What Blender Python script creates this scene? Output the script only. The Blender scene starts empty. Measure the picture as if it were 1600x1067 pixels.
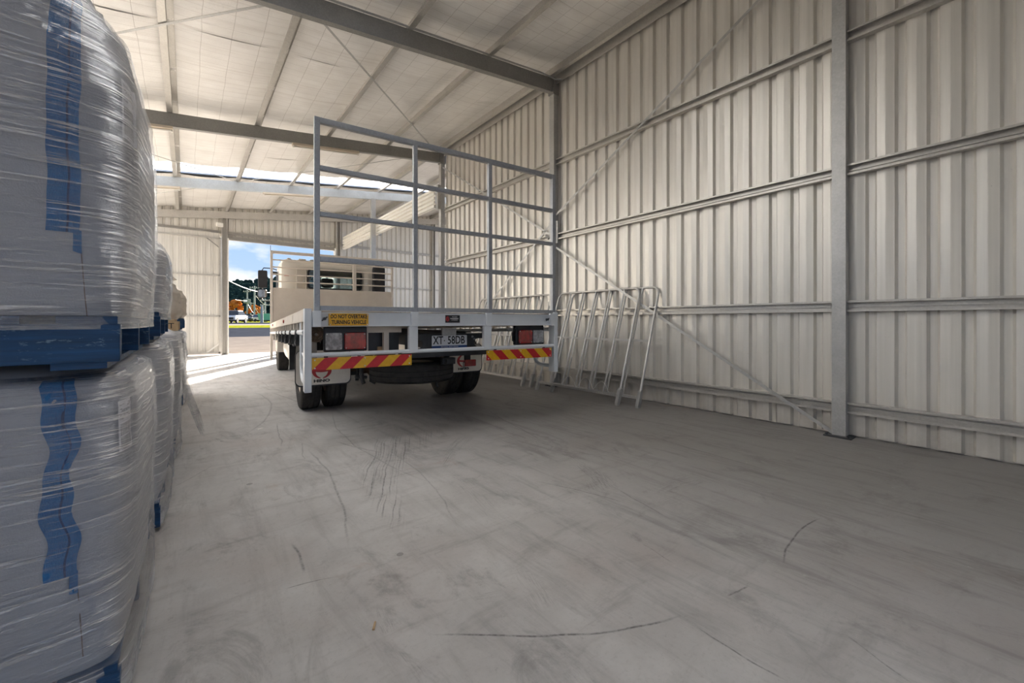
import bpy, bmesh, math, random
import numpy as np
from mathutils import Vector, Matrix, noise as mnoise

scn = bpy.context.scene
COL = scn.collection
R = math.radians
random.seed(7)

# ------------------------------------------------------------------ camera
TH = math.atan(508 / 640)                       # angle between the shed's long axis (+Y) and the view
cam_data = bpy.data.cameras.new('camera')
cam_data.sensor_width = 36
cam_data.lens = 640 * 36 / 1600
cam_data.shift_y = -31.5 / 1600
cam_data.clip_start = 0.02
cam_data.clip_end = 2000
cam = bpy.data.objects.new('camera', cam_data)
COL.objects.link(cam)
cam.location = (0, 0, 1.03)
cam.rotation_euler = (R(90), 0, -TH)
scn.camera = cam

# ------------------------------------------------------------------ exposure
scn.view_settings.view_transform = 'Standard'
scn.view_settings.look = 'None'
scn.view_settings.exposure = 1.6
scn.view_settings.gamma = 1
scn.view_settings.use_curve_mapping = False
scn.cycles.max_bounces = 10
scn.cycles.diffuse_bounces = 6
scn.cycles.transparent_max_bounces = 12
scn.cycles.sample_clamp_indirect = 6

# ------------------------------------------------------------------ sky
W = bpy.data.worlds.new('sky')
scn.world = W
W.use_nodes = True
nt = W.node_tree
nt.nodes.clear()
def wn(t, **k):
    n = nt.nodes.new(t)
    for a, b in k.items():
        setattr(n, a, b)
    return n
wo = wn('ShaderNodeOutputWorld')
bg = wn('ShaderNodeBackground')
tc = wn('ShaderNodeTexCoord')
sx = wn('ShaderNodeSeparateXYZ')
nt.links.new(tc.outputs['Generated'], sx.inputs[0])
cr = wn('ShaderNodeValToRGB')
cr.color_ramp.elements[0].position = 0.0
cr.color_ramp.elements[0].color = (0.60, 0.76, 0.98, 1)
cr.color_ramp.elements[1].position = 0.75
cr.color_ramp.elements[1].color = (0.25, 0.43, 0.86, 1)
e = cr.color_ramp.elements.new(0.16)
e.color = (0.44, 0.64, 0.97, 1)
nt.links.new(sx.outputs[2], cr.inputs[0])
mp = wn('ShaderNodeMapping')
mp.inputs['Scale'].default_value = (1, 1, 2.2)
nt.links.new(tc.outputs['Generated'], mp.inputs[0])
cn = wn('ShaderNodeTexNoise')
cn.inputs['Scale'].default_value = 5.0
cn.inputs['Detail'].default_value = 6
cn.inputs['Roughness'].default_value = 0.55
nt.links.new(mp.outputs[0], cn.inputs['Vector'])
cc = wn('ShaderNodeValToRGB')
cc.color_ramp.elements[0].position = 0.47
cc.color_ramp.elements[0].color = (0, 0, 0, 1)
cc.color_ramp.elements[1].position = 0.66
cc.color_ramp.elements[1].color = (1, 1, 1, 1)
nt.links.new(cn.outputs[0], cc.inputs[0])
mx = wn('ShaderNodeMix', data_type='RGBA')
mx.inputs['B'].default_value = (1.25, 1.18, 1.1, 1)
nt.links.new(cc.outputs[0], mx.inputs['Factor'])
nt.links.new(cr.outputs[0], mx.inputs['A'])
bg.inputs['Strength'].default_value = 0.36
nt.links.new(mx.outputs['Result'], bg.inputs[0])
nt.links.new(bg.outputs[0], wo.inputs[0])

# ------------------------------------------------------------------ sun, low behind the far doorway, to the right
SUN_EL = R(19)
sun_d = bpy.data.lights.new('sun', 'SUN')
sun_d.energy = 18
sun_d.color = (1.0, 0.90, 0.77)
sun_d.angle = R(0.6)
sun = bpy.data.objects.new('sun', sun_d)
COL.objects.link(sun)
sdir = Vector((0.5 * math.cos(SUN_EL), 0.866 * math.cos(SUN_EL), math.sin(SUN_EL)))
sun.rotation_euler = sdir.to_track_quat('Z', 'Y').to_euler()
sun.location = (8, 30, 12)

# ================================================================== materials
MATS = {}
class NT:
    """small wrapper to write node graphs"""
    def __init__(s, name):
        s.m = bpy.data.materials.new(name)
        s.m.use_nodes = True
        s.t = s.m.node_tree
        s.b = s.t.nodes['Principled BSDF']
        s.out = s.t.nodes['Material Output']
    def n(s, ty, **k):
        nd = s.t.nodes.new(ty)
        for a, v in k.items():
            setattr(nd, a, v)
        return nd
    def put(s, sock, v):
        if hasattr(v, 'is_output') or isinstance(v, bpy.types.NodeSocket):
            s.t.links.new(v, sock)
        elif v is not None:
            if isinstance(v, (tuple, list)) and len(v) == 3 and sock.type == 'RGBA':
                v = (*v, 1)
            sock.default_value = v
    def math(s, op, a, b=None, c=None, clamp=False):
        nd = s.n('ShaderNodeMath', operation=op, use_clamp=clamp)
        s.put(nd.inputs[0], a)
        if b is not None: s.put(nd.inputs[1], b)
        if c is not None: s.put(nd.inputs[2], c)
        return nd.outputs[0]
    def coord(s, kind='Object'):
        return s.n('ShaderNodeTexCoord').outputs[kind]
    def mapped(s, scale=(1, 1, 1), rot=(0, 0, 0), loc=(0, 0, 0), src=None, kind='Object', vtype='POINT'):
        mpn = s.n('ShaderNodeMapping', vector_type=vtype)
        s.put(mpn.inputs['Vector'], src if src is not None else s.coord(kind))
        mpn.inputs['Scale'].default_value = scale
        mpn.inputs['Rotation'].default_value = rot
        mpn.inputs['Location'].default_value = loc
        return mpn.outputs[0]
    def noise(s, vec, scale, detail=4, rough=0.55, dist=0.0):
        nd = s.n('ShaderNodeTexNoise')
        s.put(nd.inputs['Vector'], vec)
        nd.inputs['Scale'].default_value = scale
        nd.inputs['Detail'].default_value = detail
        nd.inputs['Roughness'].default_value = rough
        nd.inputs['Distortion'].default_value = dist
        return nd.outputs[0]
    def ramp(s, fac, stops):
        nd = s.n('ShaderNodeValToRGB')
        els = nd.color_ramp.elements
        while len(els) < len(stops):
            els.new(0.5)
        for el, (p, c) in zip(els, stops):
            el.position = p
            el.color = (c, c, c, 1) if isinstance(c, (int, float)) else (*c, 1)
        s.put(nd.inputs[0], fac)
        return nd.outputs[0]
    def mix(s, fac, a, b):
        nd = s.n('ShaderNodeMix', data_type='RGBA')
        s.put(nd.inputs['Factor'], fac)
        s.put(nd.inputs['A'], a)
        s.put(nd.inputs['B'], b)
        return nd.outputs['Result']
    def smooth(s, v, a, b):
        nd = s.n('ShaderNodeMapRange', interpolation_type='SMOOTHSTEP')
        s.put(nd.inputs[0], v)
        nd.inputs[1].default_value = a
        nd.inputs[2].default_value = b
        return nd.outputs[0]
    def bump(s, h, strength=0.3, dist=0.01):
        nd = s.n('ShaderNodeBump')
        nd.inputs['Strength'].default_value = strength
        nd.inputs['Distance'].default_value = dist
        s.put(nd.inputs['Height'], h)
        s.t.links.new(nd.outputs[0], s.b.inputs['Normal'])
        return nd.outputs[0]
    def set(s, **k):
        names = dict(col='Base Color', rough='Roughness', metal='Metallic', spec='Specular IOR Level', trans='Transmission Weight', ior='IOR', coat='Coat Weight', alpha='Alpha', emit='Emission Color', es='Emission Strength')
        for a, v in k.items():
            s.put(s.b.inputs[names[a]], v)
        return s.m

def simple(name, col, rough=0.5, metal=0.0, var=0.08, scale=6.0, spec=0.5, bump=0.0, bscale=40.0):
    """plain surface with a little mottled wear"""
    if name in MATS: return MATS[name]
    g = NT(name)
    v = g.coord()
    nz = g.noise(v, scale, 5, 0.6)
    lo = tuple(c * (1 - var) for c in col)
    hi = tuple(min(1, c * (1 + var)) for c in col)
    g.set(col=g.ramp(nz, [(0.3, lo), (0.7, hi)]), rough=rough, metal=metal, spec=spec)
    if bump:
        g.bump(g.noise(v, bscale, 3), bump, 0.005)
    MATS[name] = g.m
    return g.m

def mat_galv(name, col=(0.46, 0.46, 0.45), rough=0.42, metal=0.45):
    if name in MATS: return MATS[name]
    g = NT(name)
    v = g.coord()
    vo = g.n('ShaderNodeTexVoronoi')
    vo.inputs['Scale'].default_value = 70
    g.put(vo.inputs['Vector'], v)
    nz = g.noise(v, 5, 5)
    f = g.math('ADD', g.math('MULTIPLY', vo.outputs['Color'], 0.35), g.math('MULTIPLY', nz, 0.65))
    g.set(col=g.ramp(f, [(0.25, tuple(c * .86 for c in col)), (0.75, tuple(min(1, c * 1.1) for c in col))]), rough=rough, metal=metal)
    MATS[name] = g.m
    return g.m

M_galv = mat_galv('galvanised_steel')
M_galv_light = mat_galv('galvanised_purlin', (0.52, 0.50, 0.465), 0.35, 0.45)
M_galv_dark = mat_galv('rafter_steel', (0.30, 0.295, 0.28), 0.45, 0.35)
M_rafter_pale = mat_galv('new_rafter_steel', (0.56, 0.60, 0.63), 0.4, 0.3)
M_frame = mat_galv('leaning_frame_steel', (0.55, 0.54, 0.52), 0.35, 0.5)

def mat_cladding():
    g = NT('wall_cladding')
    v = g.coord()
    st = g.noise(g.mapped((30, 30, 0.6), src=v), 1.0, 4, 0.6)
    sp = g.noise(v, 22, 4, 0.7)
    spots = g.math('LESS_THAN', sp, 0.27)
    c = g.ramp(st, [(0.3, (0.63, 0.605, 0.555)), (0.7, (0.71, 0.685, 0.635))])
    sepz = g.n('ShaderNodeSeparateXYZ')
    g.put(sepz.inputs[0], v)
    dirt = g.math('MULTIPLY', g.smooth(sepz.outputs[2], 0.5, 0.0), g.noise(v, 9, 5, 0.7))
    c = g.mix(g.math('MULTIPLY', dirt, 0.55), c, (0.30, 0.26, 0.21))
    c = g.mix(g.math('MULTIPLY', spots, 0.35), c, (0.30, 0.27, 0.23))
    g.set(col=c, rough=0.36, metal=0.3, spec=0.5)
    g.bump(g.noise(v, 6, 3), 0.05, 0.01)
    return g.m
M_clad = mat_cladding()

def mat_foil():
    g = NT('foil_insulation')
    v = g.coord()
    sep = g.n('ShaderNodeSeparateXYZ')
    g.put(sep.inputs[0], v)
    x, y = sep.outputs[0], sep.outputs[1]
    wob = g.math('MULTIPLY', g.noise(v, 2.0, 3), 0.03)
    # fold lines run across the purlins, wires make a grid
    fold = g.noise(g.mapped((0.25, 16, 1), src=v), 1.0, 4, 0.7)
    fx = g.math('ABSOLUTE', g.math('SUBTRACT', g.math('FRACT', g.math('DIVIDE', g.math('ADD', x, wob), 0.30)), 0.5))
    fy = g.math('ABSOLUTE', g.math('SUBTRACT', g.math('FRACT', g.math('DIVIDE', g.math('ADD', y, wob), 0.15)), 0.5))
    wire = g.math('MAXIMUM', g.math('LESS_THAN', fx, 0.009), g.math('MULTIPLY', g.math('LESS_THAN', fy, 0.02), 0.6))
    c = g.ramp(g.noise(v, 3, 4), [(0.3, (0.79, 0.77, 0.74)), (0.7, (0.88, 0.865, 0.84))])
    c = g.mix(g.math('MULTIPLY', wire, 0.5), c, (0.28, 0.25, 0.22))
    c = g.mix(g.math('MULTIPLY', g.smooth(fold, 0.55, 0.72), 0.35), c, (0.50, 0.45, 0.40))
    g.set(col=c, rough=0.36, metal=0.15, spec=0.5)
    crinkle = g.noise(v, 60, 3)
    g.bump(g.math('ADD', g.math('MULTIPLY', fold, 0.9), g.math('MULTIPLY', crinkle, 0.18)), 0.55, 0.02)
    return g.m
M_foil = mat_foil()

def mat_film(name='stretch_film', sl=0.0):
    g = NT(name)
    v = g.coord()
    st = g.noise(g.mapped((2.2, 2.2, 34), rot=(0, sl, 0), src=v), 1.0, 5, 0.65, 0.5)
    st2 = g.noise(g.mapped((3.0, 3.0, 120), rot=(0, sl * 1.15, 0), src=v), 1.0, 4, 0.7, 0.3)
    cr_ = g.noise(v, 26, 4, 0.65, 1.0)
    h = g.math('ADD', g.math('ADD', st, g.math('MULTIPLY', st2, 0.7)), g.math('MULTIPLY', cr_, 0.25))
    nb = g.bump(h, 0.9, 0.02)
    lw = g.n('ShaderNodeLayerWeight')
    lw.inputs[0].default_value = 0.30
    g.put(lw.inputs['Normal'], nb)
    streak = g.math('MULTIPLY', g.smooth(st2, 0.52, 0.62), g.smooth(st, 0.34, 0.54))
    gl = g.n('ShaderNodeBsdfGlossy')
    gl.inputs['Roughness'].default_value = 0.11
    gl.inputs['Color'].default_value = (0.95, 0.97, 1, 1)
    g.put(gl.inputs['Normal'], nb)
    df = g.n('ShaderNodeBsdfDiffuse')
    df.inputs['Color'].default_value = (0.72, 0.73, 0.75, 1)
    g.put(df.inputs['Normal'], nb)
    tr = g.n('ShaderNodeBsdfTransparent')
    m1 = g.n('ShaderNodeMixShader')
    sepz = g.n('ShaderNodeSeparateXYZ')
    g.put(sepz.inputs[0], v)
    dense = g.math('MULTIPLY', g.smooth(sepz.outputs[2], 0.02, -0.08), g.smooth(g.noise(g.mapped((5, 5, 12), src=v), 1, 4, 0.7), 0.25, 0.6))
    g.put(m1.inputs[0], g.math('ADD', g.math('ADD', 0.015, g.math('MULTIPLY', streak, 0.42)), g.math('MULTIPLY', dense, 0.75), clamp=True))
    g.t.links.new(tr.outputs[0], m1.inputs[1])
    g.t.links.new(df.outputs[0], m1.inputs[2])
    m2 = g.n('ShaderNodeMixShader')
    g.put(m2.inputs[0], g.math('ADD', g.math('ADD', 0.07, g.math('MULTIPLY', streak, 0.50)), g.math('MULTIPLY', lw.outputs['Facing'], 0.40), clamp=True))
    g.t.links.new(m1.outputs[0], m2.inputs[1])
    g.t.links.new(gl.outputs[0], m2.inputs[2])
    g.t.links.new(m2.outputs[0], g.out.inputs[0])
    return g.m
M_film = mat_film()
M_film_up = mat_film('stretch_film_wound_down', 0.28)
M_film_low = mat_film('stretch_film_wound_up', -0.34)

def mat_woven(name, col):
    g = NT(name)
    v = g.coord()
    wv = g.noise(g.mapped((260, 260, 260), src=v), 1.0, 2)
    big = g.noise(g.mapped((3, 3, 14), src=v), 1.0, 4, 0.6, 0.4)
    c = g.ramp(big, [(0.3, tuple(a * .86 for a in col)), (0.7, col)])
    g.set(col=c, rough=0.55, spec=0.4)
    g.bump(g.math('ADD', g.math('MULTIPLY', wv, 0.25), big), 0.5, 0.01)
    return g.m
M_sack = mat_woven('white_woven_sack', (0.41, 0.425, 0.46))
M_sack_tan = mat_woven('tan_woven_sack', (0.62, 0.55, 0.46))

def mat_strap():
    g = NT('blue_webbing')
    v = g.coord()
    n1 = g.noise(g.mapped((500, 500, 160), src=v), 1, 2)
    n2 = g.noise(v, 9, 3)
    f = g.math('ADD', g.math('MULTIPLY', n1, 0.55), g.math('MULTIPLY', n2, 0.45))
    g.set(col=g.ramp(f, [(0.3, (0.004, 0.075, 0.22)), (0.7, (0.008, 0.17, 0.43))]), rough=0.6)
    g.bump(n1, 0.5, 0.003)
    return g.m
M_strap = mat_strap()
M_strap_seam = simple('blue_webbing_seam', (0.008, 0.05, 0.15), 0.7)

def mat_pallet():
    g = NT('blue_painted_pallet')
    v = g.coord()
    grain = g.noise(g.mapped((3, 40, 60), src=v), 1, 5, 0.7)
    wear = g.noise(g.mapped((5, 12, 16), src=v), 1, 6, 0.7, 0.4)
    spk = g.noise(g.mapped((26, 40, 75), src=v), 1, 4, 0.75)
    c = g.ramp(grain, [(0.25, (0.0015, 0.020, 0.055)), (0.6, (0.0015, 0.058, 0.17)), (0.8, (0.003, 0.09, 0.25))])
    c = g.mix(g.math('MULTIPLY', g.smooth(wear, 0.58, 0.68), 0.8), c, (0.035, 0.04, 0.045))
    band = g.noise(g.mapped((1.5, 3, 11), src=v), 1, 2)
    c = g.mix(g.math('MULTIPLY', g.math('MULTIPLY', g.smooth(spk, 0.56, 0.66), g.smooth(band, 0.45, 0.6)), 0.5), c, (0.35, 0.50, 0.60))
    g.set(col=c, rough=0.55)
    g.bump(grain, 0.4, 0.004)
    return g.m
M_pallet = mat_pallet()
M_timber = simple('raw_timber', (0.52, 0.36, 0.20), 0.7, 0, 0.2, 12, bump=0.2)

def mat_label():
    """shipping label with two barcodes and small print; local x 0..1, z 0..1 through UV"""
    g = NT('barcode_label')
    uv = g.n('ShaderNodeUVMap').outputs[0]
    sep = g.n('ShaderNodeSeparateXYZ')
    g.put(sep.inputs[0], uv)
    u, w = sep.outputs[0], sep.outputs[1]
    bars = g.math('GREATER_THAN', g.noise(g.mapped((60, 0, 0), src=uv, kind='UV'), 1.0, 2, 0.8), 0.5)
    def rect(u0, u1, w0, w1):
        a = g.math('MULTIPLY', g.math('GREATER_THAN', u, u0), g.math('LESS_THAN', u, u1))
        b = g.math('MULTIPLY', g.math('GREATER_THAN', w, w0), g.math('LESS_THAN', w, w1))
        return g.math('MULTIPLY', a, b)
    area = g.math('ADD', rect(0.1, 0.92, 0.07, 0.28), rect(0.1, 0.92, 0.31, 0.54))
    ink = g.math('MULTIPLY', area, bars)
    txt = g.math('GREATER_THAN', g.noise(g.mapped((40, 26, 0), src=uv, kind='UV'), 1.0, 2, 0.8), 0.53)
    for a in ((0.06, 0.4, 0.90, 0.93), (0.66, 0.9, 0.86, 0.93), (0.06, 0.25, 0.82, 0.85), (0.2, 0.9, 0.76, 0.82), (0.1, 0.75, 0.69, 0.72), (0.06, 0.3, 0.62, 0.65), (0.7, 0.9, 0.62, 0.68), (0.25, 0.65, 0.025, 0.05)):
        ink = g.math('ADD', ink, g.math('MULTIPLY', rect(*a), txt), clamp=True)
    g.set(col=g.mix(ink, (0.78, 0.78, 0.80), (0.03, 0.03, 0.035)), rough=0.4)
    return g.m
M_label = mat_label()

def mat_floor():
    g = NT('concrete_floor')
    v = g.coord('Object')
    big = g.noise(v, 0.7, 6, 0.6)
    mid = g.noise(v, 3.2, 6, 0.65)
    fine = g.noise(v, 55, 5, 0.75)
    drag = g.noise(g.mapped((8, 1.1, 1), rot=(0, 0, R(12)), src=v), 1.0, 7, 0.72, 0.4)
    drag2 = g.noise(g.mapped((1.5, 7, 1), rot=(0, 0, R(20)), src=v), 1.0, 6, 0.7, 0.4)
    speck = g.noise(v, 95, 3, 0.8)
    speck2 = g.noise(v, 17, 6, 0.8)
    c = g.ramp(mid, [(0.25, (0.45, 0.435, 0.42)), (0.75, (0.66, 0.645, 0.625))])
    c = g.mix(g.smooth(big, 0.45, 0.72), c, (0.48, 0.44, 0.415))
    c = g.mix(g.math('MULTIPLY', g.smooth(fine, 0.5, 0.8), 0.5), c, (0.34, 0.32, 0.30))
    c = g.mix(g.math('MULTIPLY', g.smooth(fine, 0.42, 0.25), 0.35), c, (0.62, 0.60, 0.57))
    # dark traffic wear in streaks, stronger towards the wall side of the bay
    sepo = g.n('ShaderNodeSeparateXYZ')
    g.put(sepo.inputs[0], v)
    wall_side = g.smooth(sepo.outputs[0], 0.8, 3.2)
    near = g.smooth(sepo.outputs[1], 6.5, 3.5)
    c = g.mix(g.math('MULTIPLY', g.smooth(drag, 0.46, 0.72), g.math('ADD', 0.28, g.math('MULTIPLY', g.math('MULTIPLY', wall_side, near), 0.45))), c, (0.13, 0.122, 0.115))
    c = g.mix(g.math('MULTIPLY', g.smooth(sepo.outputs[0], 0.3, 3.6), 0.80), c, (0.20, 0.19, 0.18))  # floor colour gets darker across the bay towards the right wall
    blot = g.noise(v, 2.1, 5, 0.7, 0.6)
    c = g.mix(g.math('MULTIPLY', g.smooth(blot, 0.60, 0.74), 0.42), c, (0.15, 0.125, 0.11))
    c = g.mix(g.math('MULTIPLY', g.smooth(drag2, 0.52, 0.70), 0.30), c, (0.20, 0.185, 0.17))
    c = g.mix(g.math('MULTIPLY', g.smooth(speck2, 0.60, 0.72), 0.40), c, (0.17, 0.16, 0.15))
    c = g.mix(g.math('MULTIPLY', g.smooth(speck2, 0.40, 0.28), 0.30), c, (0.66, 0.65, 0.63))
    c = g.mix(g.math('MULTIPLY', g.smooth(speck, 0.66, 0.74), 0.55), c, (0.10, 0.095, 0.09))
    stn = g.noise(g.mapped((2.2, 1.3, 1), rot=(0, 0, R(25)), loc=(1, 4, 0), src=v), 1.4, 7, 0.75, 0.8)
    c = g.mix(g.math('MULTIPLY', g.smooth(stn, 0.52, 0.68), 0.38), c, (0.12, 0.115, 0.11))
    rust = g.noise(g.mapped((1, 1, 1), loc=(3.3, 1.7, 0), src=v), 1.5, 5, 0.7, 0.5)
    c = g.mix(g.math('MULTIPLY', g.smooth(rust, 0.63, 0.76), 0.35), c, (0.32, 0.19, 0.12))
    dots = g.n('ShaderNodeTexVoronoi')
    g.put(dots.inputs['Vector'], v)
    dots.inputs['Scale'].default_value = 3.6
    dsz = g.noise(v, 1.9, 3)
    dot = g.math('LESS_THAN', dots.outputs['Distance'], g.math('MULTIPLY', g.math('SUBTRACT', dsz, 0.42), 0.30))
    c = g.mix(g.math('MULTIPLY', dot, 0.5), c, (0.11, 0.10, 0.095))
    # rubber scuffs: each is a bowed streak with its own place, length and feathered side
    warp = g.n('ShaderNodeVectorMath', operation='ADD')
    wn_ = g.n('ShaderNodeTexNoise')
    g.put(wn_.inputs['Vector'], v)
    wn_.inputs['Scale'].default_value = 1.6
    wn_.inputs['Detail'].default_value = 3
    sc_ = g.n('ShaderNodeVectorMath', operation='SCALE')
    g.put(sc_.inputs[0], wn_.outputs['Color'])
    sc_.inputs['Scale'].default_value = 0.10
    g.put(warp.inputs[0], v)
    g.put(warp.inputs[1], sc_.outputs[0])
    grit = g.smooth(g.noise(v, 38, 4, 0.75), 0.36, 0.60)
    tot = None
    for (x0, y0, x1, y1, bow, wd, st, feather) in SCUFFS:
        L = math.hypot(x1 - x0, y1 - y0)
        a = math.atan2(y1 - y0, x1 - x0)
        mpn = g.mapped((1 / L, 1 / L, 1), rot=(0, 0, a), loc=((x0 + x1) / 2 + .05, (y0 + y1) / 2 + .05, 0), src=warp.outputs[0], vtype='TEXTURE')
        # TEXTURE mapping: (v - loc) rotated back, divided by scale
        mpn.node.inputs['Scale'].default_value = (L, L, 1)
        s = g.n('ShaderNodeSeparateXYZ')
        g.put(s.inputs[0], mpn)
        xx, yy = s.outputs[0], s.outputs[1]
        yb = g.math('ABSOLUTE', g.math('SUBTRACT', yy, g.math('MULTIPLY', g.math('SUBTRACT', 0.25, g.math('MULTIPLY', xx, xx)), bow * 4)))
        ax = g.math('ABSOLUTE', xx)
        if feather:
            w_here = g.math('ADD', wd / L, g.math('MULTIPLY', g.math('ADD', xx, 0.5), feather))
            line = g.math('SUBTRACT', 1.0, g.math('DIVIDE', yb, w_here), clamp=True)
            hair = g.smooth(g.noise(g.mapped((2.2, 150, 1), src=mpn), 1.0, 2, 0.6, 0.15), 0.50, 0.66)
            line = g.math('MULTIPLY', g.smooth(line, 0.0, 0.5), hair)
        else:
            line = g.smooth(yb, wd / L * 0.75, 0.0)
        k = g.math('MULTIPLY', g.math('MULTIPLY', line, g.smooth(ax, 0.5, 0.3)), st)
        tot = k if tot is None else g.math('MAXIMUM', tot, k)
    c = g.mix(g.math('MULTIPLY', tot, g.math('ADD', 0.35, g.math('MULTIPLY', grit, 0.65))), c, (0.055, 0.052, 0.05))
    g.set(col=c, rough=g.ramp(mid, [(0.3, 0.50), (0.7, 0.66)]), spec=0.45)
    g.bump(g.math('ADD', g.math('MULTIPLY', fine, 0.5), mid), 0.12, 0.006)
    return g.m

def grd(px, py, z=0.0):
    """a point of the photograph carried to the floor (used once to lay out stains and small litter)"""
    a = (px - 800) / 640
    b = -(py - 502) / 640
    S_, C_ = math.sin(TH), math.cos(TH)
    k = (z - 1.03) / b
    return ((a * C_ + S_) * k, (-a * S_ + C_) * k)
SC_PX = [  # start px, end px, bow, width, strength, feather
    (655, 988, 1078, 957, -0.06, 0.010, 0.85, 0), (1226, 886, 1288, 808, 0.06, 0.009, 0.85, 0), (1138, 934, 1174, 917, 0.0, 0.008, 0.7, 0),
    (1085, 977, 1230, 1067, 0.0, 0.007, 0.75, 0), (1055, 882, 1000, 850, 0.0, 0.006, 0.4, 0), (1308, 985, 1420, 1067, 0.0, 0.007, 0.55, 0),
    (520, 690, 600, 708, 0.0, 0.012, 0.6, 0), (470, 690, 480, 720, 0.0, 0.01, 0.4, 0), (655, 850, 655, 670, 0.12, 0.02, 0.62, 0.16),
    (480, 700, 545, 866, 0.04, 0.014, 0.5, 0), (432, 660, 440, 700, 0.0, 0.012, 0.55, 0), (453, 850, 474, 895, 0.02, 0.012, 0.7, 0),
    (445, 917, 520, 900, 0.04, 0.007, 0.6, 0), (262, 765, 336, 725, 0.0, 0.007, 0.5, 0), (500, 640, 420, 612, 0.0, 0.02, 0.5, 0),
    (690, 735, 735, 680, 0.05, 0.014, 0.6, 0.1), (830, 750, 990, 790, 0.03, 0.012, 0.45, 0), (905, 722, 945, 770, 0.05, 0.03, 0.7, 0.22),
    (1030, 770, 1090, 745, 0.05, 0.03, 0.6, 0.25), (520, 640, 690, 760, -0.07, 0.012, 0.45, 0), (385, 610, 365, 690, 0.1, 0.02, 0.42, 0),
    (700, 740, 780, 810, 0.0, 0.012, 0.35, 0.12), (590, 945, 612, 990, 0.0, 0.01, 0.5, 0.2), (620, 1010, 660, 1067, 0.0, 0.008, 0.5, 0.1),
    (1010, 680, 1200, 735, 0.0, 0.014, 0.5, 0), (1250, 700, 1420, 745, 0.0, 0.014, 0.5, 0), (870, 700, 960, 770, 0.03, 0.016, 0.5, 0.12),
    (690, 945, 790, 925, 0.04, 0.008, 0.4, 0.1), (800, 880, 850, 960, 0.06, 0.018, 0.45, 0.2), (1490, 965, 1600, 985, -0.12, 0.02, 0.5, 0.1),
    (300, 585, 420, 610, 0.12, 0.02, 0.35, 0), (355, 600, 440, 585, -0.25, 0.02, 0.35, 0), (560, 778, 606, 770, 0.0, 0.05, 0.55, 0.04),
    (600, 700, 720, 830, 0.05, 0.01, 0.35, 0), (760, 640, 850, 690, 0.0, 0.012, 0.45, 0), (960, 760, 1050, 812, 0, 0.01, 0.5, 0),
]
SCUFFS = []
for (a0, b0, a1, b1, bow, wd, st, fe) in SC_PX:
    p, q = grd(a0, b0), grd(a1, b1)
    SCUFFS.append((p[0], p[1], q[0], q[1], bow, wd, st, fe))
M_floor = mat_floor()

def mat_rubber():
    g = NT('tyre_rubber')
    v = g.coord()
    nz = g.noise(v, 14, 5, 0.7)
    g.set(col=g.ramp(nz, [(0.3, (0.022, 0.021, 0.02)), (0.7, (0.055, 0.05, 0.045))]), rough=0.75, spec=0.3)
    g.bump(nz, 0.2, 0.005)
    return g.m
M_rubber = mat_rubber()
M_rim = simple('dusty_wheel_rim', (0.55, 0.48, 0.38), 0.6, 0.0, 0.2, 8)
M_white = simple('truck_white_paint', (0.72, 0.75, 0.78), 0.32, 0.0, 0.05, 5)
M_cream = simple('tray_cream_paint', (0.72, 0.64, 0.55), 0.45, 0.0, 0.07, 5)
M_cab = simple('cab_white_paint', (0.70, 0.65, 0.57), 0.25, 0.0, 0.03, 3)
M_gate = mat_galv('gate_steel', (0.35, 0.365, 0.385), 0.42, 0.35)
M_black = simple('black_plastic', (0.018, 0.018, 0.02), 0.5, 0, 0.2, 12)
M_chassis = simple('dark_chassis_paint', (0.035, 0.037, 0.04), 0.5, 0, 0.3, 8)
M_yellow = simple('yellow_sign', (0.80, 0.42, 0.010), 0.4, 0, 0.06, 20)
M_ink = simple('black_ink', (0.012, 0.011, 0.01), 0.6)
M_redprint = simple('red_print', (0.42, 0.025, 0.03), 0.5)
M_plate = simple('number_plate_white', (0.72, 0.73, 0.75), 0.35, 0, 0.03)
M_blueprint = simple('blue_print', (0.02, 0.07, 0.24), 0.4)
M_whiteprint = simple('white_print', (0.75, 0.75, 0.76), 0.5)
M_flap = simple('white_mudflap', (0.80, 0.75, 0.67), 0.5, 0, 0.1, 7)
M_screw = simple('bright_screw', (0.7, 0.7, 0.7), 0.3, 0.8)
M_trim = simple('roller_white', (0.80, 0.78, 0.73), 0.4, 0, 0.04)
M_batten = simple('batten_enamel', (0.60, 0.52, 0.41), 0.5, 0, 0.04)
M_apron = simple('pale_gravel_apron', (0.105, 0.095, 0.09), 0.95, 0, 0.18, 1.2, spec=0.0, bump=0.2, bscale=20)
M_asphalt = simple('asphalt', (0.024, 0.028, 0.038), 0.9, 0, 0.2, 2, spec=0.0)
M_path = simple('footpath', (0.17, 0.16, 0.15), 0.9, spec=0.0)
M_grass = simple('grass', (0.13, 0.14, 0.015), 0.9, 0, 0.3, 3, spec=0.0)
M_deck = simple('tray_deck', (0.36, 0.33, 0.29), 0.6, 0, 0.15, 5)
M_diff = simple('rusty_axle', (0.14, 0.085, 0.05), 0.7, 0.2, 0.3, 9)

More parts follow.
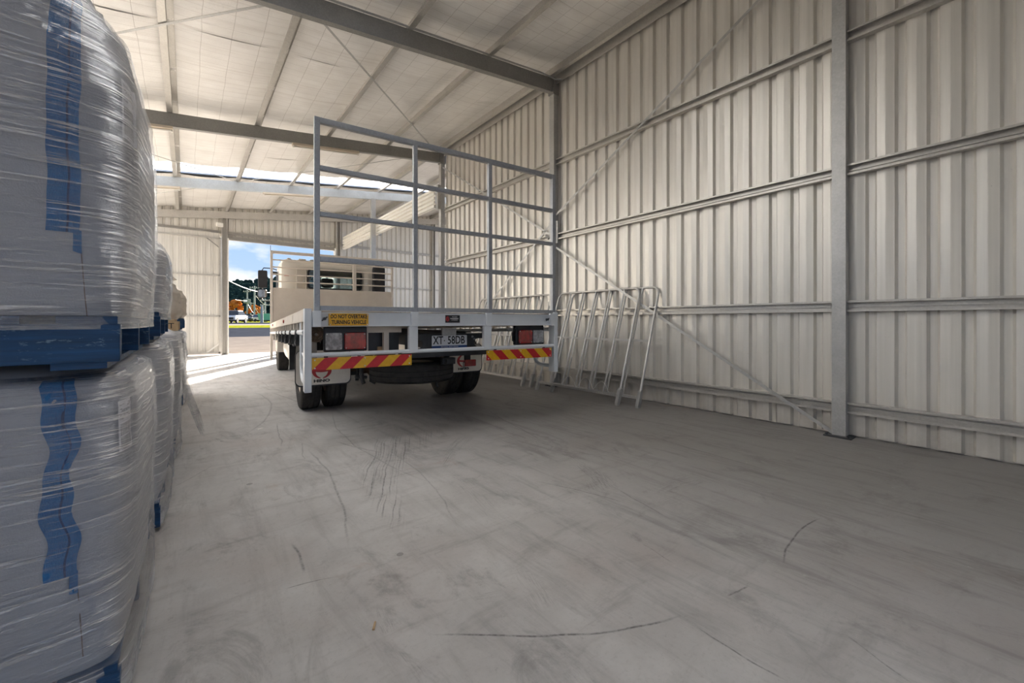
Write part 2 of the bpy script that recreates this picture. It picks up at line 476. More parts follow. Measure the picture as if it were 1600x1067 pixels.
def mat_stripes(name, sgn):
    g = NT(name)
    sep = g.n('ShaderNodeSeparateXYZ')
    g.put(sep.inputs[0], g.coord())
    t = g.math('ADD', sep.outputs[0], g.math('MULTIPLY', sep.outputs[2], -sgn))
    f = g.math('LESS_THAN', g.math('FRACT', g.math('ADD', g.math('DIVIDE', t, 0.2), 20.0)), 0.5)
    nz = g.noise(g.coord(), 30, 3)
    y = g.ramp(nz, [(0.3, (0.70, 0.37, 0.005)), (0.7, (0.80, 0.45, 0.012))])
    r = g.ramp(nz, [(0.3, (0.50, 0.010, 0.018)), (0.7, (0.60, 0.016, 0.025))])
    g.set(col=g.mix(f, y, r), rough=0.35)
    return g.m
M_str_l = mat_stripes('marker_stripes_left', 1)
M_str_r = mat_stripes('marker_stripes_right', -1)

def mat_lens(name, col, rough=0.12):
    g = NT(name)
    sep = g.n('ShaderNodeSeparateXYZ')
    g.put(sep.inputs[0], g.coord())
    rib = g.math('SINE', g.math('MULTIPLY', sep.outputs[0], 900))
    cell = g.noise(g.mapped((30, 30, 22)), 1, 2)
    g.set(col=g.ramp(cell, [(0.35, tuple(c * .45 for c in col)), (0.7, col)]), rough=rough, coat=0.6, spec=0.7)
    g.bump(rib, 0.2, 0.001)
    return g.m
M_lens_red = mat_lens('red_lamp_lens', (0.50, 0.012, 0.015))
M_lens_clear = mat_lens('clear_lamp_lens', (0.46, 0.47, 0.50))

def mat_glass(name, tint):
    g = NT(name)
    g.set(col=tint, rough=0.02, spec=0.6)
    tr = g.n('ShaderNodeBsdfTransparent')
    tr.inputs[0].default_value = (*[min(1, c * 6 + .3) for c in tint], 1)
    gl = g.n('ShaderNodeBsdfGlossy')
    gl.inputs['Roughness'].default_value = 0.02
    fr = g.n('ShaderNodeFresnel')
    fr.inputs[0].default_value = 1.5
    ms = g.n('ShaderNodeMixShader')
    g.t.links.new(fr.outputs[0], ms.inputs[0])
    g.t.links.new(tr.outputs[0], ms.inputs[1])
    g.t.links.new(gl.outputs[0], ms.inputs[2])
    g.t.links.new(ms.outputs[0], g.out.inputs[0])
    return g.m
M_glass = mat_glass('cab_glass', (0.08, 0.09, 0.09))
M_mirror = simple('mirror_glass', (0.25, 0.25, 0.25), 0.05, 1.0, 0.01)

def mat_skylight():
    g = NT('translucent_sheet')
    tl = g.n('ShaderNodeBsdfTranslucent')
    tl.inputs[0].default_value = (0.92, 0.95, 0.98, 1)
    tr = g.n('ShaderNodeBsdfTransparent')
    tr.inputs[0].default_value = (0.9, 0.94, 0.98, 1)
    ms = g.n('ShaderNodeMixShader')
    ms.inputs[0].default_value = 0.04
    g.t.links.new(tl.outputs[0], ms.inputs[1])
    g.t.links.new(tr.outputs[0], ms.inputs[2])
    g.t.links.new(ms.outputs[0], g.out.inputs[0])
    return g.m
M_sky_sheet = mat_skylight()

def mat_checker_plate():
    g = NT('chequer_plate')
    v = g.coord()
    def waves(ang):
        sep = g.n('ShaderNodeSeparateXYZ')
        g.put(sep.inputs[0], g.mapped(rot=(0, ang, 0), src=v))
        return g.math('SINE', g.math('MULTIPLY', sep.outputs[0], 2 * math.pi / 0.035))
    h = g.math('MULTIPLY', waves(R(45)), waves(R(-45)))
    hp = g.smooth(h, 0.2, 0.6)
    nz = g.noise(v, 4, 4)
    c = g.ramp(nz, [(0.3, (0.62, 0.54, 0.45)), (0.7, (0.70, 0.615, 0.515))])
    c = g.mix(g.math('MULTIPLY', hp, 0.35), c, (0.70, 0.62, 0.52))
    g.set(col=c, rough=0.42)
    g.bump(hp, 0.5, 0.004)
    return g.m
M_chequer = mat_checker_plate()

# ================================================================== mesh helpers
class MB:
    def __init__(s):
        s.v, s.f, s.uv = [], [], None
    def box(s, x0, x1, y0, y1, z0, z1):
        b = len(s.v)
        s.v += [(x0, y0, z0), (x1, y0, z0), (x1, y1, z0), (x0, y1, z0), (x0, y0, z1), (x1, y0, z1), (x1, y1, z1), (x0, y1, z1)]
        s.f += [tuple(b + i for i in q) for q in ((3, 2, 1, 0), (4, 5, 6, 7), (0, 1, 5, 4), (1, 2, 6, 5), (2, 3, 7, 6), (3, 0, 4, 7))]
        return s
    def bar(s, p, q, w, h, up=(0, 0, 1)):
        """rectangular bar from p to q, w wide, h high"""
        p, q = Vector(p), Vector(q)
        d = (q - p).normalized()
        u = Vector(up)
        if abs(d.dot(u)) > .98: u = Vector((0, 1, 0))
        sd = d.cross(u).normalized()
        u = sd.cross(d).normalized()
        b = len(s.v)
        for c in (p, q):
            for a, e in ((-1, -1), (1, -1), (1, 1), (-1, 1)):
                s.v.append(tuple(c + sd * (a * w / 2) + u * (e * h / 2)))
        s.f += [tuple(b + i for i in k) for k in ((0, 1, 2, 3), (7, 6, 5, 4), (0, 4, 5, 1), (1, 5, 6, 2), (2, 6, 7, 3), (3, 7, 4, 0))]
        return s
    def tube(s, pts, r, seg=10, closed=False, caps=True):
        pts = [Vector(p) for p in pts]
        n = len(pts)
        base = len(s.v)
        prev = None
        for i, p in enumerate(pts):
            if closed:
                d = pts[(i + 1) % n] - pts[i - 1]
            else:
                d = pts[min(i + 1, n - 1)] - pts[max(i - 1, 0)]
            d.normalize()
            if prev is None:
                u = Vector((0, 0, 1)) if abs(d.z) < .9 else Vector((1, 0, 0))
            else:
                u = prev
            u = (u - d * u.dot(d))
            u.normalize()
            prev = u
            sd = d.cross(u)
            rr = r[i] if isinstance(r, (list, tuple)) else r
            for k in range(seg):
                a = 2 * math.pi * k / seg
                s.v.append(tuple(p + u * (rr * math.cos(a)) + sd * (rr * math.sin(a))))
        m = n if closed else n - 1
        for i in range(m):
            a0, a1 = base + i * seg, base + ((i + 1) % n) * seg
            for k in range(seg):
                k2 = (k + 1) % seg
                s.f.append((a0 + k, a1 + k, a1 + k2, a0 + k2))
        if caps and not closed:
            s.f.append(tuple(base + k for k in range(seg)))
            s.f.append(tuple(base + (n - 1) * seg + k for k in reversed(range(seg))))
        return s
    def prism(s, poly, a0, a1, axis='y'):
        """polygon of (u,v) pushed along axis; axis y: (x,z), axis x: (y,z), axis z: (x,y)"""
        def P(u, w, a):
            return {'y': (u, a, w), 'x': (a, u, w), 'z': (u, w, a)}[axis]
        b, n = len(s.v), len(poly)
        s.v += [P(u, w, a0) for u, w in poly] + [P(u, w, a1) for u, w in poly]
        s.f.append(tuple(b + i for i in range(n)))
        s.f.append(tuple(b + n + i for i in reversed(range(n))))
        for i in range(n):
            j = (i + 1) % n
            s.f.append((b + j, b + i, b + n + i, b + n + j))
        return s
    def strip(s, line, a0, a1, axis='y', na=1):
        """open profile line pushed along axis as a sheet"""
        def P(u, w, a):
            return {'y': (u, a, w), 'x': (a, u, w), 'z': (u, w, a)}[axis]
        b, n = len(s.v), len(line)
        for k in range(na + 1):
            a = a0 + (a1 - a0) * k / na
            s.v += [P(u, w, a) for u, w in line]
        for k in range(na):
            for i in range(n - 1):
                q = b + k * n + i
                s.f.append((q, q + 1, q + n + 1, q + n))
        return s
    def lathe(s, prof, seg=40, axis='x', c=(0, 0, 0)):
        """profile (a along axis, radius) spun round the axis"""
        b, n = len(s.v), len(prof)
        for k in range(seg):
            t = 2 * math.pi * k / seg
            for a, r in prof:
                u, w = r * math.cos(t), r * math.sin(t)
                p = {'x': (a, u, w), 'y': (u, a, w), 'z': (u, w, a)}[axis]
                s.v.append((p[0] + c[0], p[1] + c[1], p[2] + c[2]))
        for k in range(seg):
            k2 = (k + 1) % seg
            for i in range(n - 1):
                s.f.append((b + k * n + i, b + k * n + i + 1, b + k2 * n + i + 1, b + k2 * n + i))
        return s
    def ring_plate(s, outer, inner, a0, a1, axis='y'):
        """plate with a hole; outer and inner are equally long loops"""
        def P(u, w, a):
            return {'y': (u, a, w), 'x': (a, u, w), 'z': (u, w, a)}[axis]
        n = len(outer)
        b = len(s.v)
        for a in (a0, a1):
            s.v += [P(u, w, a) for u, w in outer] + [P(u, w, a) for u, w in inner]
        for i in range(n):
            j = (i + 1) % n
            s.f.append((b + i, b + j, b + n + j, b + n + i))
            s.f.append((b + 2 * n + j, b + 2 * n + i, b + 3 * n + i, b + 3 * n + j))
            s.f.append((b + j, b + i, b + 2 * n + i, b + 2 * n + j))
            s.f.append((b + n + i, b + n + j, b + 3 * n + j, b + 3 * n + i))
        return s
    def xf(s, fn):
        s.v = [tuple(fn(*p)) for p in s.v]
        return s
    def build(s, name, mat, parent=None, smooth=None, bevel=0.0, kind=None, normals=True):
        me = bpy.data.meshes.new(name)
        me.from_pydata(s.v, [], s.f)
        me.materials.append(mat)
        if normals:
            bm = bmesh.new()
            bm.from_mesh(me)
            bmesh.ops.recalc_face_normals(bm, faces=bm.faces)
            bm.to_mesh(me)
            bm.free()
        if smooth is not None:
            me.polygons.foreach_set('use_smooth', [True] * len(me.polygons))
            me.set_sharp_from_angle(angle=R(smooth))
        o = bpy.data.objects.new(name, me)
        COL.objects.link(o)
        if parent: o.parent = parent
        if bevel:
            md = o.modifiers.new('bevel', 'BEVEL')
            md.width = bevel
            md.segments = 2
            md.limit_method = 'ANGLE'
            md.angle_limit = R(50)
        if kind: o['kind'] = kind
        return o

def empty(name, loc=(0, 0, 0), rz=0.0, parent=None, kind=None):
    o = bpy.data.objects.new(name, None)
    o.empty_display_size = 0.1
    COL.objects.link(o)
    o.location = loc
    o.rotation_euler = (0, 0, rz)
    if parent: o.parent = parent
    if kind: o['kind'] = kind
    return o
def tag(o, label, cat, group=None):
    o['label'] = label
    o['category'] = cat
    if group: o['group'] = group
    return o
def dup(o, parent=None, loc=None):
    c = o.copy()
    COL.objects.link(c)
    if parent is not None: c.parent = parent
    if loc is not None: c.location = loc
    for ch in list(o.children):
        dup(ch, c)
    return c
def rrect(u0, u1, w0, w1, r, n=6):
    pts = []
    for cx, cy, a0 in ((u1 - r, w0 + r, -90), (u1 - r, w1 - r, 0), (u0 + r, w1 - r, 90), (u0 + r, w0 + r, 180)):
        for k in range(n + 1):
            a = R(a0 + 90 * k / n)
            pts.append((cx + r * math.cos(a), cy + r * math.sin(a)))
    return pts
def text(name, s, size, mat, parent, loc, rot=(R(90), 0, 0), sx=1.0, depth=0.0008, bold=0.0, align='CENTER'):
    cu = bpy.data.curves.new(name, 'FONT')
    cu.body = s
    cu.size = size
    cu.extrude = depth
    cu.offset = bold
    cu.align_x = align
    cu.align_y = 'CENTER'
    cu.resolution_u = 3
    tmp = bpy.data.objects.new(name, cu)
    COL.objects.link(tmp)
    dg = bpy.context.evaluated_depsgraph_get()
    me = bpy.data.meshes.new_from_object(tmp.evaluated_get(dg))
    bpy.data.objects.remove(tmp)
    me.materials.clear()
    me.materials.append(mat)
    o = bpy.data.objects.new(name, me)
    COL.objects.link(o)
    o.parent = parent
    o.location = loc
    o.rotation_euler = rot
    o.scale = (sx, 1, 1)
    return o

# ================================================================== shed shell
YB = 15.62                        # back wall
XW = 4.66                         # right wall
YE = 8.30                         # where the right wall stops
XL = -6.0
XR = 12.0
FRAMES = (1.05, 4.72, 8.40, 12.05, 15.58)
ROOF_Y0 = -2.6
def zr(x): return 4.27 + 0.122 * (x + 0.46)     # top of the rafters
SEG = 0.19

# floor and ground
fl = MB()
fl.box(XL, XR, -3.0, YB + 0.15, -0.12, 0.0)
fl.build('floor', M_floor, kind='structure')

def ground_z(y):
    pts = ((-80, -0.03), (34, -0.03), (45, 0.28), (50, 0.52), (58, 0.78), (75, 0.88), (140, 1.0), (260, 1.02), (700, 1.02))
    for (a, za), (b, zb) in zip(pts, pts[1:]):
        if y <= b: return za + (zb - za) * (y - a) / (b - a)
    return pts[-1][1]
def ground_strip(name, y0, y1, x0, x1, mat, dz=0.0, ny=6):
    m = MB()
    for k in range(ny + 1):
        y = y0 + (y1 - y0) * k / ny
        m.v += [(x0, y, ground_z(y) + dz), (x1, y, ground_z(y) + dz)]
    for k in range(ny):
        m.f.append((2 * k, 2 * k + 1, 2 * k + 3, 2 * k + 2))
    return m.build(name, mat, kind='structure')
ground_strip('trim_1', -80, 33.5, -90, 120, M_apron, 0, 2)
ground_strip('trim_2', 33.5, 47.5, -90, 160, M_asphalt)
ground_strip('trim_3', 47.5, 52.5, -90, 160, M_grass)
ground_strip('trim_4', 52.5, 56.0, -90, 200, M_path)
ground_strip('trim_5', 56.0, 72, -90, 220, M_asphalt)
ground_strip('trim_6', 72, 700, -200, 500, M_grass, 0, 10)

def trim_prof(n, depth=0.034):
    """inside face of ribbed sheet: u along the sheet, w outwards (0 = pan)"""
    pts = []
    for k in range(n):
        u = k * SEG
        pts += [(u, 0), (u + 0.004, 0), (u + 0.052, -0.004), (u + 0.058, -0.004), (u + 0.108, 0), (u + 0.112, 0),
                (u + 0.128, depth), (u + 0.170, depth), (u + 0.188, 0)]
    pts.append((n * SEG, 0))
    return pts

# --- right wall: sheets, girts, columns, bracing
wall_right = empty('wall_right', kind='structure')
clad_meshes = {}
y = YE
k = 0
while y > ROOF_Y0:
    n = 4
    y0 = y - n * SEG
    m = MB()
    m.strip([(XW + w + 0.0012 * (k % 2), y0 + u) for u, w in trim_prof(n)], 0.015, 5.02, 'z')
    m.f = [tuple(reversed(f)) for f in m.f]
    m.build('cladding_sheet', M_clad, wall_right, normals=False)
    y = y0
    k += 1
Y_WALL0 = y
# outer skin keeps daylight out of the sheet laps
MB().box(XW + 0.040, XW + 0.051, Y_WALL0, YE, -0.02, 5.02).build('outer_skin', M_clad, wall_right)

def girt(m, y0, y1, z, h=0.098, d=0.062, x1=XW - 0.002, lip=0.018, t=0.004):
    """lipped channel lying on the wall, open side to the room"""
    x0 = x1 - d
    m.box(x1 - t, x1, y0, y1, z - h / 2, z + h / 2)
    m.box(x0, x1 - t, y0, y1, z + h / 2 - t, z + h / 2)
    m.box(x0, x1 - t, y0, y1, z - h / 2, z - h / 2 + t)
    m.box(x0, x0 + t, y0, y1, z + h / 2 - lip, z + h / 2 - t)
    m.box(x0, x0 + t, y0, y1, z - h / 2 + t, z - h / 2 + lip)
    # stiffener rib down the web
    m.box(x1 - t - .012, x1 - t, y0, y1, z - .009, z + .009)
    return m
GZ = (0.262, 1.165, 2.378, 3.566)
bays = ((Y_WALL0, 1.0), (1.10, 4.67), (4.77, 8.27))
for (a, b) in bays:
    for z in GZ:
        girt(MB(), a, b, z).build('girt', M_galv_light, wall_right)
def column(m, x0, y0, z0, z1, w=0.1, d=0.1, t=0.006):
    m.box(x0, x0 + t, y0, y0 + w, z0, z1)
    m.box(x0 + t, x0 + d, y0, y0 + t, z0, z1)
    m.box(x0 + t, x0 + d, y0 + w - t, y0 + w, z0, z1)
    m.box(x0 + d - t, x0 + d, y0 + t, y0 + 0.022, z0, z1)
    m.box(x0 + d - t, x0 + d, y0 + w - 0.022, y0 + w - t, z0, z1)
    return m
for yc in FRAMES[:3]:
    column(MB(), 4.552, yc - 0.05, 0.012, zr(4.55) - 0.2).build('column', M_galv, wall_right)
    p = MB().box(4.50, 4.655, yc - 0.1, yc + 0.1, 0.0, 0.012)
    for dy in (-.08, .08):
        p.lathe([(0.012, 0.0), (0.012, 0.012), (0.026, 0.012), (0.026, 0.0)], 6, 'z', (4.525, yc + dy, 0))
    p.build('base_plate', M_chassis, wall_right)
def strap(p, q, par, w=0.032, mat=M_galv, holes=True):
    m = MB()
    p, q = Vector(p), Vector(q)
    n = max(2, int((q - p).length / 0.09))
    m.bar(p, q, 0.0025, w, (0, 0, 1))
    return m.build('brace_strap', mat, par)
XB = 4.592
for p, q in (((XB, 4.66, 2.20), (XB, 1.10, 0.02)), ((XB, 4.66, 2.72), (XB, 1.10, 4.66)), ((XB, 4.78, 2.42), (XB, 8.34, 4.56)), ((XB, 4.78, 2.60), (XB, 8.34, 0.05))):
    strap(p, q, wall_right)
# tensioner where the straps meet the middle column
g_ = MB().box(4.585, 4.60, 4.62, 4.82, 2.27, 2.62)
g_.tube([(4.56, 4.79, 2.36), (4.56, 4.86, 2.42)], 0.018, 8)
g_.build('brace_gusset', M_galv, wall_right)

# --- back wall
wall_back = empty('wall_back', kind='structure')
def back_sheet(x0, n, z0, z1fn, par, y=YB, name='cladding_sheet'):
    m = MB()
    line = [(x0 + u, y + w) for u, w in trim_prof(n)]
    b = len(m.v)
    for (u, w) in line: m.v.append((u, w, z0))
    for (u, w) in line: m.v.append((u, w, z1fn(u)))
    nn = len(line)
    for i in range(nn - 1):
        m.f.append((b + i, b + i + 1, b + nn + i + 1, b + nn + i))
    return m.build(name, M_clad, par, normals=False)
ztop = lambda x: zr(x) + 0.30
x = XL
while x < XR - 0.1:
    if x >= 4.3:
        back_sheet(x, 4, 0.02, ztop, wall_back)
    else:
        back_sheet(x, 4, 3.66, ztop, wall_back)  # open below the header; the unseen far left opening is added for daylight
    x += 0.76
MB().box(4.33, XR, YB + 0.040, YB + 0.051, -.02, 5.4).build('outer_skin', M_clad, wall_back)
MB().prism([(XL, 3.66), (4.33, 3.66), (4.33, ztop(4.33)), (XL, ztop(XL))], YB + 0.040, YB + 0.051, 'y').build('outer_skin', M_clad, wall_back)
def back_girt(x0, x1, z, h=0.09, d=0.06, y1=YB - 0.003, mat=M_galv_light, par=None):
    m = MB()
    t, lip = 0.004, 0.016
    y0 = y1 - d
    m.box(x0, x1, y1 - t, y1, z - h / 2, z + h / 2)
    m.box(x0, x1, y0, y1 - t, z + h / 2 - t, z + h / 2)
    m.box(x0, x1, y0, y1 - t, z - h / 2, z - h / 2 + t)
    m.box(x0, x1, y0, y0 + t, z + h / 2 - lip, z + h / 2 - t)
    m.box(x0, x1, y0, y0 + t, z - h / 2 + t, z - h / 2 + lip)
    return m.build('girt', mat, par or wall_back)
back_girt(XL, 0.82, 3.80); back_girt(1.0, 4.19, 3.80); back_girt(4.38, XR, 3.80)
back_girt(1.0, 4.19, 3.63, 0.12, 0.09)
back_girt(4.38, XR, 2.35, 0.05); back_girt(4.38, XR, 1.17, 0.05)
def back_col(x0, w=0.15, z1=None, y=YB - 0.16):
    column(MB(), 0, 0, 0.0, z1 or zr(x0) - 0.2, w, 0.15).xf(lambda a, b, c: (x0 + b, y + 0.15 - a, c)).build('column', M_galv_light, wall_back)
back_col(0.84); back_col(4.21); back_col(8.05, 0.12)
# jamb flashing at the doorway
MB().box(0.985, 1.02, YB - 0.16, YB + 0.06, 0, 3.62).build('jamb_flashing', M_trim, wall_back)
MB().box(4.17, 4.205, YB - 0.16, YB + 0.06, 0, 3.62).build('jamb_flashing', M_trim, wall_back)

# unseen posts added outside the doorway; their shadows stripe the sunlit slab
for (x_, y_, w_) in ((4.50, 18.45, .16), (4.62, 17.75, .30)):
    MB().box(x_ - w_ / 2, x_ + w_ / 2, y_ - w_ / 2, y_ + w_ / 2, 0, 3.3).build('shadow_post', M_galv, wall_back)

# sliding door pushed to the left of the doorway
door = empty('door_1', kind='structure')
for k in range(-9, 3):
    pass
xd = -2.2
while xd < 0.7:
    n = 4
    x1 = min(xd + 0.76, 0.80)
    m = MB()
    line = []
    for kk in range(4):
        u = xd + kk * SEG
        line += [(u, 0), (u + .07, 0), (u + .075, -.004), (u + .115, -.004), (u + .12, 0), (u + .165, 0), (u + .170, .010), (u + .185, .010)]
    line.append((xd + .76, 0))
    line = [(u, 15.50 + w) for u, w in line if u <= x1 + 1e-6]
    if line[-1][0] < x1: line.append((x1, 15.50))
    m.strip(line, 0.05, 3.74, 'z')
    m.build('door_sheet', M_clad, door, normals=False)
    xd += 0.76
MB().box(-2.2, 0.80, 15.525, 15.535, 0.05, 3.74).build('door_skin', M_clad, door)
for z in (0.07, 1.19, 2.44, 3.58):
    MB().box(-2.2, 0.80, 15.455, 15.495, z - .02, z + .02).build('door_rail', M_galv_light, door)
MB().box(0.765, 0.83, 15.455, 15.54, 0.03, 3.62).build('door_stile', M_galv_light, door)
MB().bar((0.45, 15.47, 0.06), (0.78, 15.47, 0.34), 0.012, 0.04).build('corner_brace', M_trim, door)
MB().bar((0.45, 15.47, 3.58), (0.78, 15.47, 3.30), 0.012, 0.03).build('corner_brace', M_galv_dark, door)

# --- left wall, out of the picture behind the stacks; gap added for daylight
wall_left = empty('wall_left', kind='structure')
MB().box(XL - 0.05, XL, -2.66, 1.05, 0, 4.2).build('cladding_sheet', M_clad, wall_left)
MB().box(XL - 0.05, XL, 8.4, YB + 0.05, 0, 4.2).build('cladding_sheet', M_clad, wall_left)

# --- front wall behind the camera, added with a doorway that limits the daylight
wall_front = empty('wall_front', kind='structure')
MB().box(XL, -1.6, -2.66, -2.62, 0, 4.0).build('cladding_sheet', M_clad, wall_front)
MB().box(2.6, XW, -2.66, -2.62, 0, 4.9).build('cladding_sheet', M_clad, wall_front)
MB().prism([(XL, 3.6), (XW, 3.6), (XW, ztop(XW)), (XL, ztop(XL))], -2.66, -2.62, 'y').build('header_sheet', M_clad, wall_front)

# --- wing to the right behind the bulkhead; unseen open side added for daylight
wall_far = empty('wall_wing', kind='structure')
for yy in (8.4, 12.05, 15.5):
    column(MB(), XR - .1, yy - .05, 0.0, zr(XR) - .2).build('column', M_galv, wall_far)

# bulkhead of horizontal ribbed sheet above the opening to the wing
bulk = empty('wall_inner', kind='structure')
zz = 3.62
for k in range(5):
    h = 0.096
    prof = [(4.47, zz), (4.47, zz + .010), (4.43, zz + .022), (4.43, zz + .072), (4.47, zz + .086), (4.47, zz + h), (4.475, zz + h), (4.475, zz)]
    MB().prism(prof, 8.46, YB - 0.17, 'y').build('bulkhead_slat', M_trim, bulk)
    zz += h
for yy in (8.40, 10.2, 12.05, 13.8):
    MB().box(4.478, 4.55, yy - .04, yy + .04, 3.6, 4.15).build('bulkhead_bracket', M_galv, bulk)
column(MB(), 4.25, 12.0, 0.01, zr(4.3) - 0.2, 0.1, 0.13).build('column', M_galv, bulk)
MB().box(4.2, 4.42, 11.95, 12.15, 0, .01).build('base_plate', M_chassis, bulk)

# --- roof
ceiling = empty('ceiling', kind='structure')
def rafter(y, x0, x1, mat, d=0.215, b=0.078, t=0.008):
    m = MB()
    for (a0, a1, dz0, dz1) in ((0, t, -d, 0), (t, b, -t, 0), (t, b, -d, -d + t), (b - t, b, -d + t, -d + .022), (b - t, b, -.022, -t)):
        n0 = len(m.v)
        for xx in (x0, x1):
            for yy, zz in ((y - .04 + a0, dz0), (y - .04 + a1, dz0), (y - .04 + a1, dz1), (y - .04 + a0, dz1)):
                m.v.append((xx, yy, zr(xx) + zz))
        m.f += [tuple(n0 + i for i in q) for q in ((0, 1, 2, 3), (7, 6, 5, 4), (0, 4, 5, 1), (1, 5, 6, 2), (2, 6, 7, 3), (3, 7, 4, 0))]
    return m.build('rafter', mat, ceiling)
rafter(-2.55, XL, 4.62, M_galv_dark)
rafter(FRAMES[0], XL, 4.62, M_galv_dark)
rafter(FRAMES[1], XL, 4.62, M_galv_dark)
rafter(FRAMES[2], XL, XR, M_galv_dark)
rafter(FRAMES[3], XL, XR, M_rafter_pale)
rafter(FRAMES[4] - .06, XL, XR, M_galv_light)
for yy in FRAMES[1:3]:       # end plate where rafter meets column
    MB().box(4.535, 4.655, yy - .06, yy + .06, zr(4.6) - .25, zr(4.6) + .01).build('knee_plate', M_galv_dark, ceiling)
PX = [-0.18 + 1.175 * k for k in range(-5, 11)]
PUR_D = 0.15
def purlin(xp, y0, y1):
    z = zr(xp) + 0.004
    s_ = 0.122
    m = MB()
    t, fl_, lip = 0.005, 0.068, 0.018
    # lipped Z: top flange to the right, bottom flange to the left
    for (u0, u1, w0, w1) in ((-t / 2, t / 2, 0, PUR_D), (-fl_, -t / 2, 0, t), (t / 2, fl_, PUR_D - t, PUR_D), (-fl_, -fl_ + t, t, lip), (fl_ - t, fl_, PUR_D - lip, PUR_D - t)):
        n0 = len(m.v)
        for yy in (y0, y1):
            for uu, ww in ((u0, w0), (u1, w0), (u1, w1), (u0, w1)):
                m.v.append((xp + uu, yy, z + uu * s_ + ww))
        m.f += [tuple(n0 + i for i in q) for q in ((0, 1, 2, 3), (7, 6, 5, 4), (0, 4, 5, 1), (1, 5, 6, 2), (2, 6, 7, 3), (3, 7, 4, 0))]
    # bolted lap plate over each rafter
    return m.build('purlin', M_galv_light, ceiling)
for xp in PX:
    if xp < XL or (xp > 4.6 and False): continue
    y0 = ROOF_Y0 if xp < 4.6 else YE
    for a, b in zip((y0, *[f for f in FRAMES[1:4] if f > y0 + .5]), (*[f for f in FRAMES[1:4] if f > y0 + .5], YB + .02)):
        purlin(xp, a + 0.002, b - 0.002)
# eave trim down the top of the right wall
m = MB()
for (x0_, x1_, z0_, z1_) in ((4.60, 4.66, 4.86, 4.872), (4.60, 4.606, 4.80, 4.86), (4.64, 4.658, 4.872, 5.02)):
    m.box(x0_, x1_, Y_WALL0, YE, z0_, z1_)
m.build('eave_trim', M_galv_light, wall_right)

ZC = PUR_D + 0.012
SKY0, SKY1 = 11.36, 12.24
def foil(y0, y1, x0, x1, idx):
    nx, ny = int((x1 - x0) / 0.09), 7
    m = MB()
    for j in range(ny + 1):
        yy = y0 + (y1 - y0) * j / ny
        for i in range(nx + 1):
            xx = x0 + (x1 - x0) * i / nx
            ph = ((xx + 0.18) / 1.175) % 1.0
            sag = 0.035 * math.sin(math.pi * ph) ** 0.8
            sag += 0.014 * mnoise.noise((xx * 1.3, yy * 1.1, idx * 3.1)) * math.sin(math.pi * ph)
            edge = min(j, ny - j) / ny
            sag += 0.010 * (1 if j in (0, ny) else 0)
            m.v.append((xx, yy, zr(xx) + ZC - sag + 0.002 * (idx % 2)))
    for j in range(ny):
        for i in range(nx):
            q = j * (nx + 1) + i
            m.f.append((q, q + nx + 1, q + nx + 2, q + 1))
    return m.build('insulation_strip', M_foil, ceiling, smooth=60, normals=False)
def roof_skin(y0, y1, x0, x1):
    m = MB()
    m.prism([(x0, zr(x0) + ZC + .03), (x1, zr(x1) + ZC + .03), (x1, zr(x1) + ZC + .05), (x0, zr(x0) + ZC + .05)], y0, y1, 'y')
    m.build('roof_sheet', M_clad, ceiling)
idx = 0
XO = -0.95          # left of this, unseen translucent roof sheet is added to let daylight in
SKYLIGHT_AND_ADDED = ((2.3, 3.9, XL, 2.2), (3.9, SKY0, XL, XO), (SKY0, SKY1, XL, XR), (SKY1, YB, XL, XO))  # full-width strip is the skylight in view; the others are added for daylight
def run(y0, y1, n, x1, xl=None):
    global idx
    xl = xl if xl is not None else XL if y1 < 2.4 else XO
    for k in range(n):
        foil(y0 + (y1 - y0) * k / n, y0 + (y1 - y0) * (k + 1) / n, xl, x1, idx); idx += 1
    roof_skin(y0 - (.1 if y0 < -2.5 else 0), y1 + (.15 if y1 > 15 else 0), xl, x1 + .1)
run(ROOF_Y0, 2.3, 4, 4.655)
run(2.3, 3.9, 1, 4.655, 2.2)
run(3.9, YE, 4, 4.655)
run(YE, SKY0, 3, XR)
run(SKY1, YB, 3, XR)
for (ya, yb, x0, x1) in SKYLIGHT_AND_ADDED:
    m = MB()
    line = []
    yy = ya
    while yy < yb - .01:
        line += [(yy, 0.0), (yy + .03, 0), (yy + .04, .02), (yy + .065, .02)]
        yy += .076
    for xx in (x0, x1):
        for (u, w) in line: m.v.append((xx, u, zr(xx) + ZC + .008 + w))
    nn = len(line)
    for i in range(nn - 1): m.f.append((i, i + 1, nn + i + 1, nn + i))
    m.build('skylight_or_added_sheet', M_sky_sheet, ceiling, normals=False)
def roof_strap(xa, ya, xb, yb, w=0.03):
    p, q = Vector((xa, ya, zr(xa) - .006)), Vector((xb, yb, zr(xb) - .006))
    MB().bar(p, q, w, 0.003).build('brace_strap', M_galv, ceiling)
roof_strap(0.95, 4.76, -2.65, 8.36); roof_strap(0.95, 4.76, 4.45, 8.36)
for (a, b, c, d) in ((0.98, 12.0, -2.6, 8.45), (0.98, 12.0, 4.4, 8.45), (0.98, 12.1, -2.6, 15.5), (0.98, 12.1, 4.4, 15.5)):
    MB().tube([(a, b, zr(a) - .012), (c, d, zr(c) - .012)], 0.007, 6).build('brace_rod', M_galv, ceiling)
# conduit along the nearest rafter, bending down the wall
pts = [(0.2 + 0.27 * i, 4.66, zr(0.2 + .27 * i) + .012) for i in range(16)] + [(4.47, 4.65, zr(4.47) - .01), (4.53, 4.62, zr(4.53) - .05), (4.60, 4.56, zr(4.6) - .055), (4.645, 4.53, zr(4.6) - .06)]
MB().tube(pts, 0.0125, 8).build('conduit', M_galv, ceiling, smooth=40)

